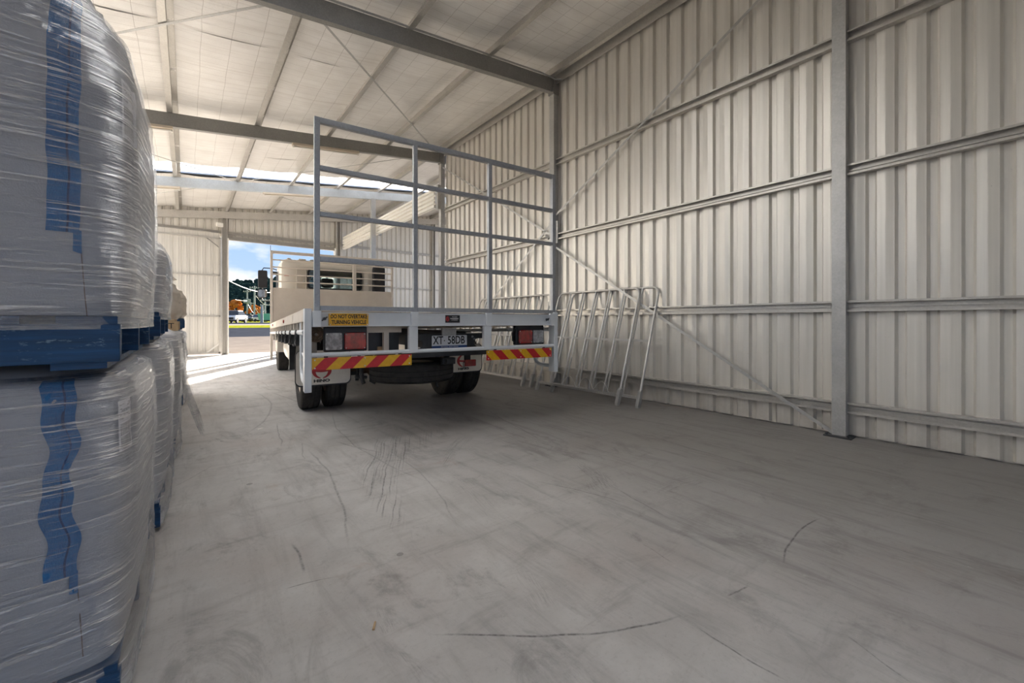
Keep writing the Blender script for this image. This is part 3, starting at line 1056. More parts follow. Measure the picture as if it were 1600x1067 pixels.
# ================================================================== bulk bags on pallets
def pallet(cx, cy, z0, label, rz=0.0, wx=1.125, wy=1.10):
    t = empty('pallet', (cx, cy, z0), rz)
    tag(t, label, 'pallet', None)
    for yb in (-wy / 2 + .02, 0.0, wy / 2 - .02):
        MB().box(-wx / 2, wx / 2, yb - .02, yb + .02, 0.017, 0.115).build('bearer', M_pallet, t, bevel=.003)
    n = 7
    for i in range(n):
        xb = -wx / 2 + 0.06 + (wx - .12) * i / (n - 1)
        MB().box(xb - .055, xb + .055, -wy / 2 + (0.0 if i % 2 else .004), wy / 2, 0.1155, 0.135).build('deck_board', M_pallet, t)
    for i in (0, 2, 4, 6):
        xb = -wx / 2 + 0.075 + (wx - .15) * i / (n - 1)
        MB().box(xb - .05, xb + .05, -wy / 2 + .01, wy / 2 - .01, 0.0, 0.0165).build('base_board', M_pallet, t)
    return t

def surf(S, s, z, off=0.0, raw=False):
    """point on a bag: s = run of cloth from the middle of the front face towards +x, z = height above bag base"""
    hx0, hy0, H_, prof, bulge, seed = S['hx'], S['hy'], S['h'], S['prof'], S['bulge'], S['seed']
    t = max(0.0, min(1.0, z / H_))
    for (t0, k0, r0), (t1, k1, r1) in zip(prof, prof[1:]):
        if t <= t1:
            f = (t - t0) / (t1 - t0)
            f = f * f * (3 - 2 * f)
            k, r = k0 + (k1 - k0) * f, r0 + (r1 - r0) * f
            break
    else:
        k, r = prof[-1][1], prof[-1][2]
    hx, hy = hx0 - (1 - k) * hx0, hy0 - (1 - k) * hy0
    r = min(r, hx * .95, hy * .95)
    a, b, q = hx - r, hy - r, r * math.pi / 2
    P0 = 4 * (a + b) + 4 * q
    P_ = 4 * (hx0 + hy0)
    s = (s if raw else s * P0 / P_) % P0
    # walk round: front right half, corner, right side, ...
    segs = ((a, 0), (q, 1), (2 * b, 2), (q, 3), (2 * a, 4), (q, 5), (2 * b, 6), (q, 7), (a, 8))
    for L_, i in segs:
        if s <= L_ + 1e-9: break
        s -= L_
    f = s / L_ if L_ > 1e-9 else 0
    if i == 0: x, y, nx_, ny_ = s, -hy, 0, -1
    elif i == 1:
        an = f * math.pi / 2; x, y = a + r * math.sin(an), -b - r * math.cos(an); nx_, ny_ = math.sin(an), -math.cos(an)
    elif i == 2: x, y, nx_, ny_ = hx, -b + s, 1, 0
    elif i == 3:
        an = f * math.pi / 2; x, y = a + r * math.cos(an), b + r * math.sin(an); nx_, ny_ = math.cos(an), math.sin(an)
    elif i == 4: x, y, nx_, ny_ = a - s, hy, 0, 1
    elif i == 5:
        an = f * math.pi / 2; x, y = -a - r * math.sin(an), b + r * math.cos(an); nx_, ny_ = -math.sin(an), math.cos(an)
    elif i == 6: x, y, nx_, ny_ = -hx, b - s, -1, 0
    elif i == 7:
        an = f * math.pi / 2; x, y = -a - r * math.cos(an), -b - r * math.sin(an); nx_, ny_ = -math.cos(an), -math.sin(an)
    else: x, y, nx_, ny_ = -a + s, -hy, 0, -1
    bl = bulge * (1 - (2 * abs(x) / (2 * hx)) ** 2) if ny_ and abs(ny_) == 1 else bulge * (1 - (abs(y) / hy) ** 2) if abs(nx_) == 1 else 0
    lump = S['lump'] * mnoise.noise((x * 5 + seed, y * 5, z * 3.5)) + S['lump'] * .5 * mnoise.noise((x * 14, y * 14 + seed, z * 26))
    d = bl + lump + off
    return (x + nx_ * d, y + ny_ * d, z)
def shell(S, off, nz, ns, z0=0.0, z1=None, cap=True):
    m = MB()
    z1 = S['h'] if z1 is None else z1
    P_ = 4 * (S['hx'] + S['hy'])
    for j in range(nz + 1):
        z = z0 + (z1 - z0) * j / nz
        for i in range(ns):
            m.v.append(surf(S, P_ * i / ns, z, off))
    for j in range(nz):
        for i in range(ns):
            i2 = (i + 1) % ns
            m.f.append((j * ns + i, j * ns + i2, (j + 1) * ns + i2, (j + 1) * ns + i))
    if cap:
        c = len(m.v); top = nz * ns
        m.v.append((0, 0, z1 + 0.002))
        for i in range(ns): m.f.append((top + i, top + (i + 1) % ns, c))
        c = len(m.v)
        m.v.append((0, 0, z0))
        for i in range(ns): m.f.append(((i + 1) % ns, i, c))
    return m
def patch(S, s0, s1, z0, z1, off, ns, nz, wob=None, name='patch', mat=None, parent=None, th=0.0, uv=False, tilt=0.0):
    m = MB()
    uvs = []
    for j in range(nz + 1):
        z = z0 + (z1 - z0) * j / nz
        a0, a1 = (s0, s1) if wob is None else wob(z, s0, s1)
        for i in range(ns + 1):
            s = a0 + (a1 - a0) * i / ns
            m.v.append(surf(S, s, z + tilt * (s - s0), off, True))
            uvs.append((i / ns, j / nz))
    for j in range(nz):
        for i in range(ns):
            q = j * (ns + 1) + i
            m.f.append((q, q + 1, q + ns + 2, q + ns + 1))
    o = m.build(name, mat, parent, smooth=60, normals=False)
    if uv:
        ul = o.data.uv_layers.new(name='UVMap')
        for lp in o.data.loops:
            ul.data[lp.index].uv = uvs[lp.vertex_index]
    if th:
        md = o.modifiers.new('thick', 'SOLIDIFY')
        md.thickness = th
    return o

def bulk_bag(cx, cy, z0, h, label, prof, hx=0.575, hy=0.548, bulge=0.02, lump=0.006, seed=0, mat=None, film=True, strap_s=None, strap_z=None, lab=None, rz=0.0, res=1.0, group=None, tie=None, kink=0.0, skirt=0.11, fmat=None):
    t = empty('bulk_bag', (cx, cy, z0), rz)
    tag(t, label, 'bulk bag', group)
    S = dict(hx=hx, hy=hy, h=h, prof=prof, bulge=bulge, seed=seed, lump=lump)
    shell(S, 0, int(40 * res), int(160 * res)).build('sack', mat or M_sack, t, smooth=80)
    if film:
        F = dict(S)
        dz = skirt
        F['h'] = h + dz
        F['prof'] = [(0, 0.985, 0.03), (min(.10, dz / F['h'] + .01), 0.985, 0.05)] + [((q * h + dz) / F['h'], kk, rr_) for q, kk, rr_ in prof[2:]]
        fm = shell(F, 0.009, int(46 * res), int(160 * res), 0.0, F['h'] * 0.985, cap=False)
        fm.xf(lambda a, b, c: (a, b, c - dz)).build('stretch_film', fmat or M_film, t, smooth=80, normals=False)
    if strap_s is not None:
        def wob(z, a, b):
            d = kink * (math.sin(z * 24) * 0.006 + 0.004 * math.sin(z * 55 + 1))
            n_ = 1 - 0.22 * kink * max(0, math.cos((z - strap_z[0] - .27) * 22)) * (1 if abs(z - strap_z[0] - .27) < .07 else 0)
            c = (a + b) / 2
            return c + d + (a - c) * n_, c + d + (b - c) * n_
        sp = patch(S, strap_s - .0275, strap_s + .0275, strap_z[0], strap_z[1], 0.005, 6, 40, wob, 'lifting_strap', M_strap, t)
        patch(S, strap_s + .006, strap_s + .010, strap_z[0], strap_z[1], 0.0056, 1, 40, wob, 'seam', M_strap_seam, sp)
        # frayed tail of the strap and the seam thread below
        patch(S, strap_s + .016, strap_s + .030, strap_z[0] - .045, strap_z[0] + .012, 0.0055, 2, 5, None, 'strap_tail', M_strap, sp, tilt=-.4)
        patch(S, strap_s + .026, strap_s + .028, strap_z[0] - .22, strap_z[0] - .03, 0.002, 1, 8, lambda z, a, b: (a + .05 * (strap_z[0] - z) ** 1, b + .05 * (strap_z[0] - z)), 'thread', M_diff, t)
    if lab is not None:
        patch(S, lab[0], lab[1], lab[2], lab[3], 0.0065, 10, 8, None, 'label', M_label, t, uv=True, tilt=lab[4])
    if tie:
        m = MB()
        m.tube([(tie[0], tie[1], h - .03), (tie[0], tie[1], h + .03), (tie[0] + .01, tie[1], h + .06), (tie[0] + .02, tie[1], h + .10)], [0.09, 0.03, 0.018, 0.03], 10)
        m.build('tied_neck', mat or M_sack, t, smooth=60)
        m = MB().tube([(tie[0] + .02, tie[1], h + .095), (tie[0] + .025, tie[1], h + .12)], 0.026, 8)
        m.build('yellow_tie', M_yellow, t)
    return t, S

P_LOW = [(0, 0.955, 0.05), (0.06, 0.965, 0.06), (0.35, 0.985, 0.09), (0.62, 1.0, 0.10), (0.86, 0.99, 0.11), (0.95, 0.97, 0.13), (1.0, 0.86, 0.18)]
P_UP = [(0, 0.965, 0.06), (0.06, 0.985, 0.08), (0.25, 1.0, 0.10), (0.62, 1.0, 0.10), (0.72, 0.99, 0.12), (0.83, 0.955, 0.15), (1.0, 0.845, 0.20)]
# front stack: pallet, bag, pallet, bag
CX = -0.70
CY = 2.03
pallet(CX, CY, 0.0, 'blue pallet on the floor under the nearest lower bulk bag', 0.0)
bulk_bag(CX, CY, 0.137, 0.768, 'nearest lower film-wrapped bulk bag with a kinked blue strap and white barcode label', P_LOW, seed=3, strap_s=0.455, strap_z=(0.26, 0.745), lab=(0.563, 0.615, 0.54, 0.675, 0.12), kink=1.0, res=1.6, bulge=.022, fmat=M_film_low)
pallet(CX, CY, 0.908, 'worn blue pallet under the nearest upper bulk bag, with rubbed white print', 0.0)
bulk_bag(CX, CY, 1.045, 0.93, 'nearest upper film-wrapped bulk bag with a straight blue strap, rising out of frame', P_UP, seed=11, strap_s=0.462, strap_z=(0.205, 0.90), lab=(0.575, 0.638, 0.485, 0.65, -0.10), kink=.25, res=1.6, skirt=.035, fmat=M_film_up)
# second stack
CX2, CY2 = -0.665, 3.205
pallet(CX2, CY2, 0.0, 'blue pallet on the floor under the second lower bulk bag')
bulk_bag(CX2, CY2, 0.137, 0.80, 'second lower film-wrapped bulk bag in the row, below a blue pallet end', P_LOW, seed=21, lump=.012)
pallet(CX2, CY2, 0.94, 'blue pallet under the second upper bulk bag in the row')
bulk_bag(CX2 - .01, CY2, 1.078, 0.42, 'second upper film-wrapped bulk bag, showing as a narrow shiny strip', P_UP, seed=25, lump=.015, skirt=.04)
# third stack: single bag with loose film tail
CX3, CY3 = -0.635, 4.385
pallet(CX3, CY3, 0.0, 'blue pallet under the bulk bag with trailing loose film')
bag3, _ = bulk_bag(CX3, CY3, 0.137, 0.83, 'third lower bulk bag in the row with crinkled film hanging loose at its corner', P_LOW, seed=33, lump=.016)
m = MB()
pl = [((-.07, 4.0, .95), (-.06, 4.5, .95)), ((-.035, 3.98, .7), (-.03, 4.55, .7)), ((0.0, 3.96, .45), (.02, 4.5, .47)), ((.06, 3.95, .22), (.07, 4.3, .3)), ((.10, 3.98, .13), (.09, 4.15, .2))]
for a, b in pl:
    for i in range(9):
        f = i / 8
        v_ = Vector(a).lerp(Vector(b), f)
        m.v.append((v_.x + .018 * math.sin(f * 17 + v_.z * 6), v_.y, v_.z))
for j in range(len(pl) - 1):
    for i in range(8):
        m.f.append((j * 9 + i, j * 9 + i + 1, j * 9 + i + 10, j * 9 + i + 9))
o = m.xf(lambda a, b, c: (a - CX3, b - CY3, c - .137)).build('loose_film', M_film, bag3, smooth=80, normals=False)
o['label'] = 'loose tail of clear film'
# fourth stack: tan bag with a short bag on a timber crate lid above
CX4, CY4 = -0.655, 5.62
pallet(CX4, CY4, 0.0, 'blue pallet under the brown-wrapped bulk bag')
bulk_bag(CX4, CY4, 0.137, 0.80, 'brown-wrapped lower bulk bag with torn film, fourth in the row', P_LOW, seed=41, mat=M_sack_tan, lump=.018)
cr_ = empty('timber_skid', (CX4 + .01, CY4, 0.94))
tag(cr_, 'raw timber skid with stencilled letters between the tan bags', 'skid')
for dy in (-.55, 0, .55):
    MB().box(-.58, .58, dy - .04, dy + .04, 0, .09).build('bearer', M_timber, cr_)
for i in range(6):
    MB().box(-.58 + i * .195, -.42 + i * .195, -.59, .59, .0905, .11).build('board', M_timber, cr_)
text('lettering', 'NT', 0.075, M_ink, cr_, (0.50, -0.592, .045), (R(90), 0, 0))
bulk_bag(CX4 + .02, CY4, 1.052, 0.42, 'short tan bulk bag with tied neck and yellow tie on timber skid', [(0, .94, .1), (.15, 1.0, .16), (.6, .98, .2), (.85, .9, .26), (1, .62, .3)], seed=45, mat=M_sack_tan, film=False, lump=.012, tie=(.47, -.35))
# fifth stack
CX5, CY5 = -0.60, 6.88
pallet(CX5, CY5, 0.0, 'pale blue pallet at floor level at the far end of the row')
bulk_bag(CX5, CY5, 0.137, 0.79, 'farthest lower bulk bag in ragged sunlit film', P_LOW, seed=51, mat=M_sack, lump=.02)
pallet(CX5 + .015, CY5, 0.93, 'pale blue pallet high on the farthest stack')
bulk_bag(CX5, CY5, 1.067, 0.40, 'farthest upper tan bulk bag, rounded and rim-lit by sun', [(0, .94, .1), (.15, 1.0, .16), (.6, 1.0, .2), (.85, .93, .26), (1, .7, .3)], seed=57, mat=M_sack_tan, film=False, lump=.012)

# ================================================================== the truck (local x = across from the left side, y = forward)
truck = empty('tray_truck', (0.704, 3.438, 0.0), -R(5.76))
tag(truck, 'white and cream flatbed truck with a tall steel rear gate, parked in the shed', 'truck')
WT, LT = 2.48, 6.074
PITCH = -0.024
def tilt(m):
    return m.xf(lambda a, b, c: (a, b, c + PITCH * b))
# rear frame
for x0 in (0.0, WT - 0.05):
    MB().box(x0, x0 + .05, 0, .10, 0.48, 1.129).build('rear_post', M_white, truck, bevel=.004)
m = MB().box(0.05, WT - .05, 0.02, 0.055, 0.99, 1.10)
m.box(0.05, WT - .05, 0.0, 0.055, 0.988, 0.994)
m.box(0.05, WT - .05, 0.0, 0.09, 1.094, 1.101)
m.build('rear_beam', M_white, truck, bevel=.002)
for x0 in (0.056, 0.838, 1.584, 2.37):
    MB().box(x0, x0 + .062, -.012, .02, .986, 1.112).build('gate_socket', M_white, truck, bevel=.003)
for x0 in (0.82, 1.567):
    MB().box(x0, x0 + .079, 0.0, 0.05, 0.757, 0.986).build('drop_post', M_white, truck, bevel=.003)
MB().tube([(0.05, .02, .767), (WT - .05, .02, .767)], .0175, 12).build('rear_tube', M_white, truck, smooth=40)
for x0 in (0.14, 2.33):
    m = MB().tube([(x0, .012, 1.05), (x0, -.02, 1.05)], .012, 8)
    m.tube([(x0 - .02, -.012, 1.035), (x0 + .02, -.012, 1.065)], .005, 6)
    m.build('gate_pin', M_chassis, truck)
# bent side hoops behind each post
for sx in (0, 1):
    X_ = 0.025 if not sx else WT - .025
    pts = [(X_, .42, 1.02)] + [(X_, .42, .68)] + [(X_, .42 - .14 * (1 - math.cos(a)), .68 - .14 * math.sin(a)) for a in (R(20), R(40), R(60), R(80), R(90))] + [(X_, .10, .54)]
    m = MB().tube(pts, .02, 10)
    m.tube([(X_, .42, .76), (X_, .10, .73)], .010, 6)
    m.build('side_hoop', M_white, truck, smooth=40)
# gate
gate = empty('rear_gate', (0, 0.0, 0), 0, truck)
for (x0, x1) in ((.07, .112), (.867, .905), (1.628, 1.668), (2.425, 2.467)):
    MB().box(x0, x1, .022, .062, 1.112, 2.59 if x0 > .1 and x0 < 2.4 else 2.632).build('gate_post', M_gate, gate, bevel=.003)
for (z0, z1) in ((1.115, 1.153), (1.500, 1.541), (1.857, 1.892), (2.219, 2.257), (2.588, 2.632)):
    for (x0, x1) in ((.1125, .8665), (.9055, 1.6275), (1.6685, 2.4245)):
        if z1 > 2.6 and x0 > .2: continue
        if z1 > 2.6: x1 = 2.4245
        MB().box(x0, x1, .023, .061, z0, z1).build('gate_rail', M_gate, gate, bevel=.003)
# tray deck and side rails
tilt(MB().box(.06, WT - .06, .06, LT, 1.085, 1.11)).build('tray_deck', M_deck, truck)
for i in range(11):
    yy = .5 + i * .54
    tilt(MB().box(.05, WT - .05, yy - .03, yy + .03, .985, 1.084)).build('cross_bearer', M_cream, truck)
for sx in (0, 1):
    f = (lambda a, b, c: (a, b, c)) if not sx else (lambda a, b, c: (WT - a, b, c))
    m = MB().box(0, .012, .10, LT, 1.03, 1.129)
    m.box(0.0, .06, .10, LT, 1.118, 1.129); m.box(0, .04, .10, LT, 1.03, 1.038)
    tilt(m.xf(f)).build('side_rail', M_cream, truck, bevel=.002)
    n = 17
    for i in range(n):
        yy = .30 + i * (LT - .45) / (n - 1)
        tilt(MB().box(.006, .03, yy - .018, yy + .018, .955, 1.03).xf(f)).build('rail_stub', M_cream, truck)
    m = MB().tube([(.015, .12, .945), (.015, LT - .05, .945)], .022, 10)
    tilt(m.xf(f)).build('rope_rail', M_white, truck, smooth=40)
    for i in range(4):
        yy = 1.1 + i * 1.35
        tilt(MB().box(-.003, .002, yy - .12, yy + .12, 1.045, 1.112).xf(f)).build('rail_stiffener', M_cream, truck)
    tilt(MB().lathe([(0, 0), (0, .02), (-.012, .018), (-.014, 0)], 12, 'x', (0, 2.2, 1.08)).xf(f)).build('marker_lamp', M_lens_red, truck)
    tilt(MB().lathe([(0, 0), (0, .02), (-.012, .018), (-.014, 0)], 12, 'x', (0, 4.9, 1.08)).xf(f)).build('marker_lamp', M_lens_red, truck)
    for i in range(0 if sx else 6):     # webbing winches under the rope rail
        yy = .62 + i * .62
        m = MB().lathe([(.0, .02), (.0, .062), (.05, .062), (.05, .02)], 18, 'x', (.02, yy, .865))
        m.tube([(-.006, yy + .055 * math.cos(a), .90 + .065 * math.sin(a)) for a in [2 * math.pi * k / 16 for k in range(16)]], .0065, 6, closed=True)
        m.box(.005, .075, yy - .05, yy - .042, .83, .95)
        m.tube([(0, yy - .08, .92), (-.008, yy + .1, .83), (0, yy + .16, .86)], .006, 6)
        tilt(m.xf(f)).build('webbing_winch', M_chassis, truck, smooth=40)
# tail lamps
def tail_lamp(x0, x1, red, clear):
    t = empty('tail_lamp', (0, .06, 0), 0, truck)
    MB().box(x0, x1, 0.035, .09, .782, .985).build('housing', M_black, t, bevel=.008)
    MB().prism(rrect(red[0], red[1], .797, .937, .014), .018, .036, 'y').build('red_lens', M_lens_red, t, bevel=.005)
    MB().prism(rrect(clear[0], clear[1], .797, .937, .014), .018, .036, 'y').build('clear_lens', M_lens_clear, t, bevel=.005)
    sc = MB()
    for (a, b) in (red, clear):
        for u in (a + .012, b - .012):
            for w in (.809, .925):
                sc.lathe([(.018, 0), (.014, .004), (.018, .005)], 8, 'y', (u, 0, w))
    sc.build('screw', M_screw, t)
    return t
tail_lamp(.150, .485, (.303, .474), (.158, .287))
tail_lamp(1.99, 2.36, (2.024, 2.195), (2.207, 2.343))
MB().tube([(1.985, .1, .96), (1.965, .12, .90), (1.968, .12, .83), (2.0, .11, .80)], .008, 8).build('lamp_cable', M_black, truck)
# marker plates
for nm, x0, x1, mt in (('l', .052, .841, M_str_l), ('r', 1.592, 2.392, M_str_r)):
    p = MB().box(x0, x1, 0.0, .008, .649, .744).build('marker_plate', mt, truck)
    sc = MB()
    for u in (x0 + .02, (x0 + x1) / 2, x1 - .02):
        for w in (.665, .728):
            sc.lathe([(0.0, 0), (-.004, .003), (0.0, .0065)], 8, 'y', (u, 0, w))
    sc.build('screw', M_screw, p)
    for u in (x0 + .1, x1 - .1):
        MB().box(u - .015, u + .015, .008, .014, .70, .77).build('plate_bracket', M_chassis, p)
# warning sign
sg = MB().prism(rrect(.172, .471, .996, 1.092, .006), -.0125, -.008 + .012 + .016, 'y').build('warning_sign', M_yellow, truck)
text('lettering', 'DO NOT OVERTAKE', .043, M_ink, sg, (.3215, -.0130, 1.067), sx=.70, bold=.0012)
text('lettering', 'TURNING VEHICLE', .043, M_ink, sg, (.3215, -.0130, 1.022), sx=.72, bold=.0012)
sc = MB()
for u in (.181, .462):
    for w in (1.004, 1.084): sc.lathe([(-.0125, 0), (-.016, .003), (-.0125, .005)], 8, 'y', (u, 0, w))
sc.build('screw', M_screw, sg)
# body builder's plate
bp = MB().box(1.166, 1.31, .012, .02, 1.017, 1.087).build('builder_plate', M_black, truck)
MB().prism([(1.185 + .017 * math.cos(a) * (1 if math.cos(a) < .2 else 1.0), 1.052 + .024 * math.sin(a)) for a in [R(20 + 30 * k) for k in range(12)]] , .0105, .012, 'y').build('red_emblem', M_redprint, bp)
MB().bar((1.180, .0098, 1.036), (1.192, .0098, 1.066), .001, .006).build('emblem_slash', M_black, bp)
text('lettering', 'TRUCKIN', .013, M_whiteprint, bp, (1.256, .0112, 1.070), sx=.95)
text('lettering', 'ENGINEERING', .013, M_whiteprint, bp, (1.254, .0112, 1.055), sx=.98, bold=.0004)
text('lettering', '& TRUCKBODY', .010, M_whiteprint, bp, (1.256, .0112, 1.041), sx=.9)
# number plate
np_ = MB().prism(rrect(1.160, 1.552, .757, .891, .010), .345, .350, 'y').build('number_plate', M_plate, truck)
text('lettering', 'XT', .113, M_ink, np_, (1.231, .3445, .836), sx=.72, bold=.0015)
MB().lathe([(.3440, 0), (.3440, .006), (.345, .006)], 10, 'y', (1.298, 0, .836)).build('dot', M_ink, np_)
text('lettering', '58DB', .113, M_ink, np_, (1.428, .3445, .836), sx=.74, bold=.0015)
st_ = MB().prism(rrect(1.162, 1.550, .759, .785, .008), .3442, .3448, 'y').build('blue_strip', M_blueprint, np_)
text('lettering', 'NATIONAL HEAVY VEHICLE', .016, M_whiteprint, np_, (1.356, .3438, .773), sx=.95, depth=.0003)
fr = MB().ring_plate(rrect(1.156, 1.556, .753, .895, .012), rrect(1.163, 1.549, .760, .888, .008), .343, .347)
fr.build('plate_rim', M_chassis, np_)
# dark rear crossmember with slots
cm = MB()
cx_ = [.90, 1.12, 1.36, 1.60, 1.82]
for a, b in zip(cx_, cx_[1:]):
    cm.ring_plate(rrect(a, b, .725, .905, .001), rrect(a + .045, b - .045, .765, .850, .04), .36, .372)
cm.box(.90, 1.82, .36, .46, .675, .725); cm.box(.90, 1.82, .372, .46, .898, .905)
for a in (1.0, 1.25, 1.5, 1.72): cm.box(a - .05, a + .05, .355, .36, .69, .715)
cm.build('rear_crossmember', M_chassis, truck, bevel=.003)
sc = MB()
for u in (1.0, 1.62, 1.64, 1.2, 1.52):
    sc.lathe([(.36, 0), (.345, .008), (.36, .012)], 8, 'y', (u, 0, .87 if u != 1.64 else .845))
sc.build('bolt', M_screw, truck)
MB().box(1.27, 1.42, .33, .36, .885, .96).build('plate_lamp_bracket', M_galv, truck)
hb_ = MB().box(1.26, 1.40, .30, .36, .60, .665); hb_.box(1.29, 1.37, .27, .30, .61, .655)
hb_.build('tow_socket', M_black, truck, bevel=.006)
# chassis, underbody
for x0 in (.82, 1.58):
    m = MB().box(x0, x0 + .012, .45, 8.0, .68, .92)
    m.box(x0 - (.0 if x0 > 1.2 else 0), x0 + .07, .45, 8.0, .68, .69); m.box(x0, x0 + .07, .45, 8.0, .91, .92)
    m.build('chassis_rail', M_chassis, truck)
MB().box(.95, 1.5, 3.3, 3.5, .70, .90).build('chassis_crossmember', M_chassis, truck)
# locker frame between the left lamp and drop post
m = MB().box(.492, .52, .20, .25, .76, .985); m.box(.655, .70, .20, .25, .76, .985); m.box(.52, .655, .20, .25, .93, .985); m.box(.70, .82, .22, .25, .93, .985)
m.build('locker_frame', M_cream, truck)
MB().box(.50, .82, .30, .31, .74, .985).build('locker_back', M_chassis, truck)
MB().box(.62, .66, .27, .299, .755, .80).build('cable_block', M_timber, truck)
MB().box(.05, .15, .5, .52, .60, .985).build('inner_panel', M_deck, truck)
m = MB()
for k in range(5): m.lathe([(.10 + .002 * k, .012 + .011 * k), (.09, .017 + .011 * k), (.10, .022 + .011 * k)], 20, 'y', (.10, .0, .925))
m.xf(lambda a, b, c: (a, b + .05, c)).build('coiled_hose', M_diff, truck, smooth=60)
# wheels
def tyre_prof(w, R_, rin):
    h = w / 2
    p = [(-h * .62, rin), (-h * .9, rin + .02), (-h * 1.08, rin + (R_ - rin) * .5), (-h * .98, R_ - .022), (-h * .86, R_ - .004)]
    for g_ in (-.5, -.17, .17, .5):
        u = g_ * h * 1.5
        p += [(u - .006, R_), (u - .004, R_ - .010), (u + .004, R_ - .010), (u + .006, R_)]
    p += [(h * .86, R_ - .004), (h * .98, R_ - .022), (h * 1.08, rin + (R_ - rin) * .5), (h * .9, rin + .02), (h * .62, rin)]
    return p
RW = .43
tyre_m = MB().lathe(tyre_prof(.205, RW, .235), 56)
def make_wheel(dish):
    w = empty('wheel', (0, 0, 0), 0, truck)
    tyre_m.build('tyre', M_rubber, w, smooth=35)
    d = -.05 * dish
    rm = MB().lathe([(-.085, .242), (-.09, .225), (-.06, .215), (d, .16), (d, .06), (d - .05 * dish, .055), (d - .06 * dish, 0)], 40)
    rm.lathe([(.085, .242), (.09, .225), (.05, .215), (-.06, .215)], 40)
    rm.build('rim', M_rim, w, smooth=40)
    nt_ = MB()
    for k in range(6):
        a = 2 * math.pi * k / 6
        nt_.lathe([(d, .016), (d - .03 * dish, .014), (d - .03 * dish, 0)], 6, 'x', (0, .11 * math.cos(a), .11 * math.sin(a)))
    nt_.build('wheel_nuts', M_rim, w)
    return w
wl = make_wheel(1); wl.location = (.235, 1.93, RW)
wr = make_wheel(-1); wr.location = (WT - .235, 1.93, RW)
for src, X_, Y_ in ((wr, .498, 1.93), (wl, WT - .498, 1.93), (wl, .245, 6.508), (wr, WT - .245, 6.508)):
    c = dup(src, truck, (X_, Y_, RW))
m = MB().tube([(.3, 1.93, RW), (WT - .3, 1.93, RW)], .065, 14)
m.lathe([(-.20, .07), (-.14, .14), (-.05, .19), (.05, .19), (.14, .14), (.20, .07)], 28, 'x', (1.12, 1.93, RW))
m.build('rear_axle', M_diff, truck, smooth=50)
MB().tube([(.3, 6.508, RW - .04), (WT - .3, 6.508, RW - .04)], .05, 12).build('front_axle', M_chassis, truck)
for x0 in (.72, 1.70):
    m = MB()
    for k in range(5): m.box(x0, x0 + .07, 1.93 - .62 + .07 * k, 1.93 + .62 - .07 * k, .54 - .02 * k, .558 - .02 * k)
    m.box(x0 - .01, x0 + .08, 1.87, 1.99, .36, .58)
    m.tube([(x0 + .035, 1.3, .56), (x0 + .035, 1.2, .68)], .03, 8)
    m.tube([(x0 - .02, 1.5, .34), (x0 + .02, 1.55, .66)], .02, 8)
    m.build('leaf_spring', M_chassis, truck)
# suspension hanger and hooks seen under the left marker plate
m = MB().tube([(.66, 1.1, .60), (.66, 1.08, .42), (.68, 1.06, .36)], .022, 8)
m.tube([(.60, 1.1, .44), (.72, 1.12, .42)], .018, 8); m.tube([(.76, 1.1, .66), (.76, 1.08, .38), (.80, 1.06, .36)], .02, 8)
m.build('tow_hook', M_chassis, truck)
MB().tube([(1.33, .62, .40), (1.33, .62, .345), (1.345, .62, .33)], .010, 8).build('spare_hanger', M_chassis, truck)
# spare wheel slung flat beneath
sp = empty('spare_wheel', (1.185, .98, .490), 0, truck)
sp.rotation_euler = (0, R(90), 0)
MB().lathe(tyre_prof(.205, .455, .24), 64).build('tyre', M_rubber, sp, smooth=35)
MB().lathe([(-.085, .245), (-.06, .215), (-.03, .16), (-.03, 0)], 36).build('rim', M_rim, sp, smooth=40)
# mudflaps with emblem
def mudflap(x0, x1, yy, z0, z1, ex=-.02):
    t = MB().prism(rrect(x0, x1, z0, z1, .055), yy, yy + .008, 'y').build('mudflap', M_flap, truck)
    bd = MB().ring_plate(rrect(x0 - .007, x1 + .007, z0 - .012, z1 + .004, .06), rrect(x0 + .001, x1 - .001, z0 + .003, z1 - .001, .053), yy - .001, yy + .010)
    bd.build('edging', M_black, t)
    cx_, cz_ = (x0 + x1) / 2 + ex, z0 + .150
    e = MB()
    for sg_ in (-1, 1):          # two horns of the ring
        out, inn = [], []
        for k in range(15):
            a = R(-82 + 164 * k / 14)
            out.append((cx_ + sg_ * .097 * math.cos(a), cz_ + .083 * math.sin(a)))
            th_ = .030 * math.cos(a) ** .6 + .006
            inn.append((cx_ + sg_ * (.097 - th_) * math.cos(a), cz_ + (.083 - th_ * .55) * math.sin(a)))
        e.prism(out + inn[::-1], yy - .0018, yy - .0002, 'y')
    bar_t = [(cx_ - .07 + .14 * k / 10, cz_ + .014 - .008 * math.sin(math.pi * k / 10)) for k in range(11)]
    bar_b = [(u, w - .022) for u, w in bar_t]
    e.prism(bar_t + bar_b[::-1], yy - .0019, yy - .0003, 'y')
    e.build('red_emblem', M_redprint, t)
    text('lettering', 'HINO', .040, M_ink, t, (cx_, yy - .001, z0 + .042), sx=1.55, bold=.002)
    return t
mudflap(.05, .588, 1.30, .352, .72)
mudflap(1.80, 2.345, 1.50, .350, .72, .0)
rl = empty('reverse_lamp', (0, 0, 0), 0, truck)
MB().prism(rrect(1.645, 1.782, .532, .605, .008), .585, .605, 'y').build('red_lens', M_lens_red, rl, bevel=.004)
MB().box(1.66, 1.72, .60, .64, .60, .66).build('bracket', M_black, rl)
MB().tube([(1.66, .60, .60), (1.64, .62, .57), (1.65, .63, .52), (1.70, .62, .51)], .005, 6).build('cable', M_black, rl)
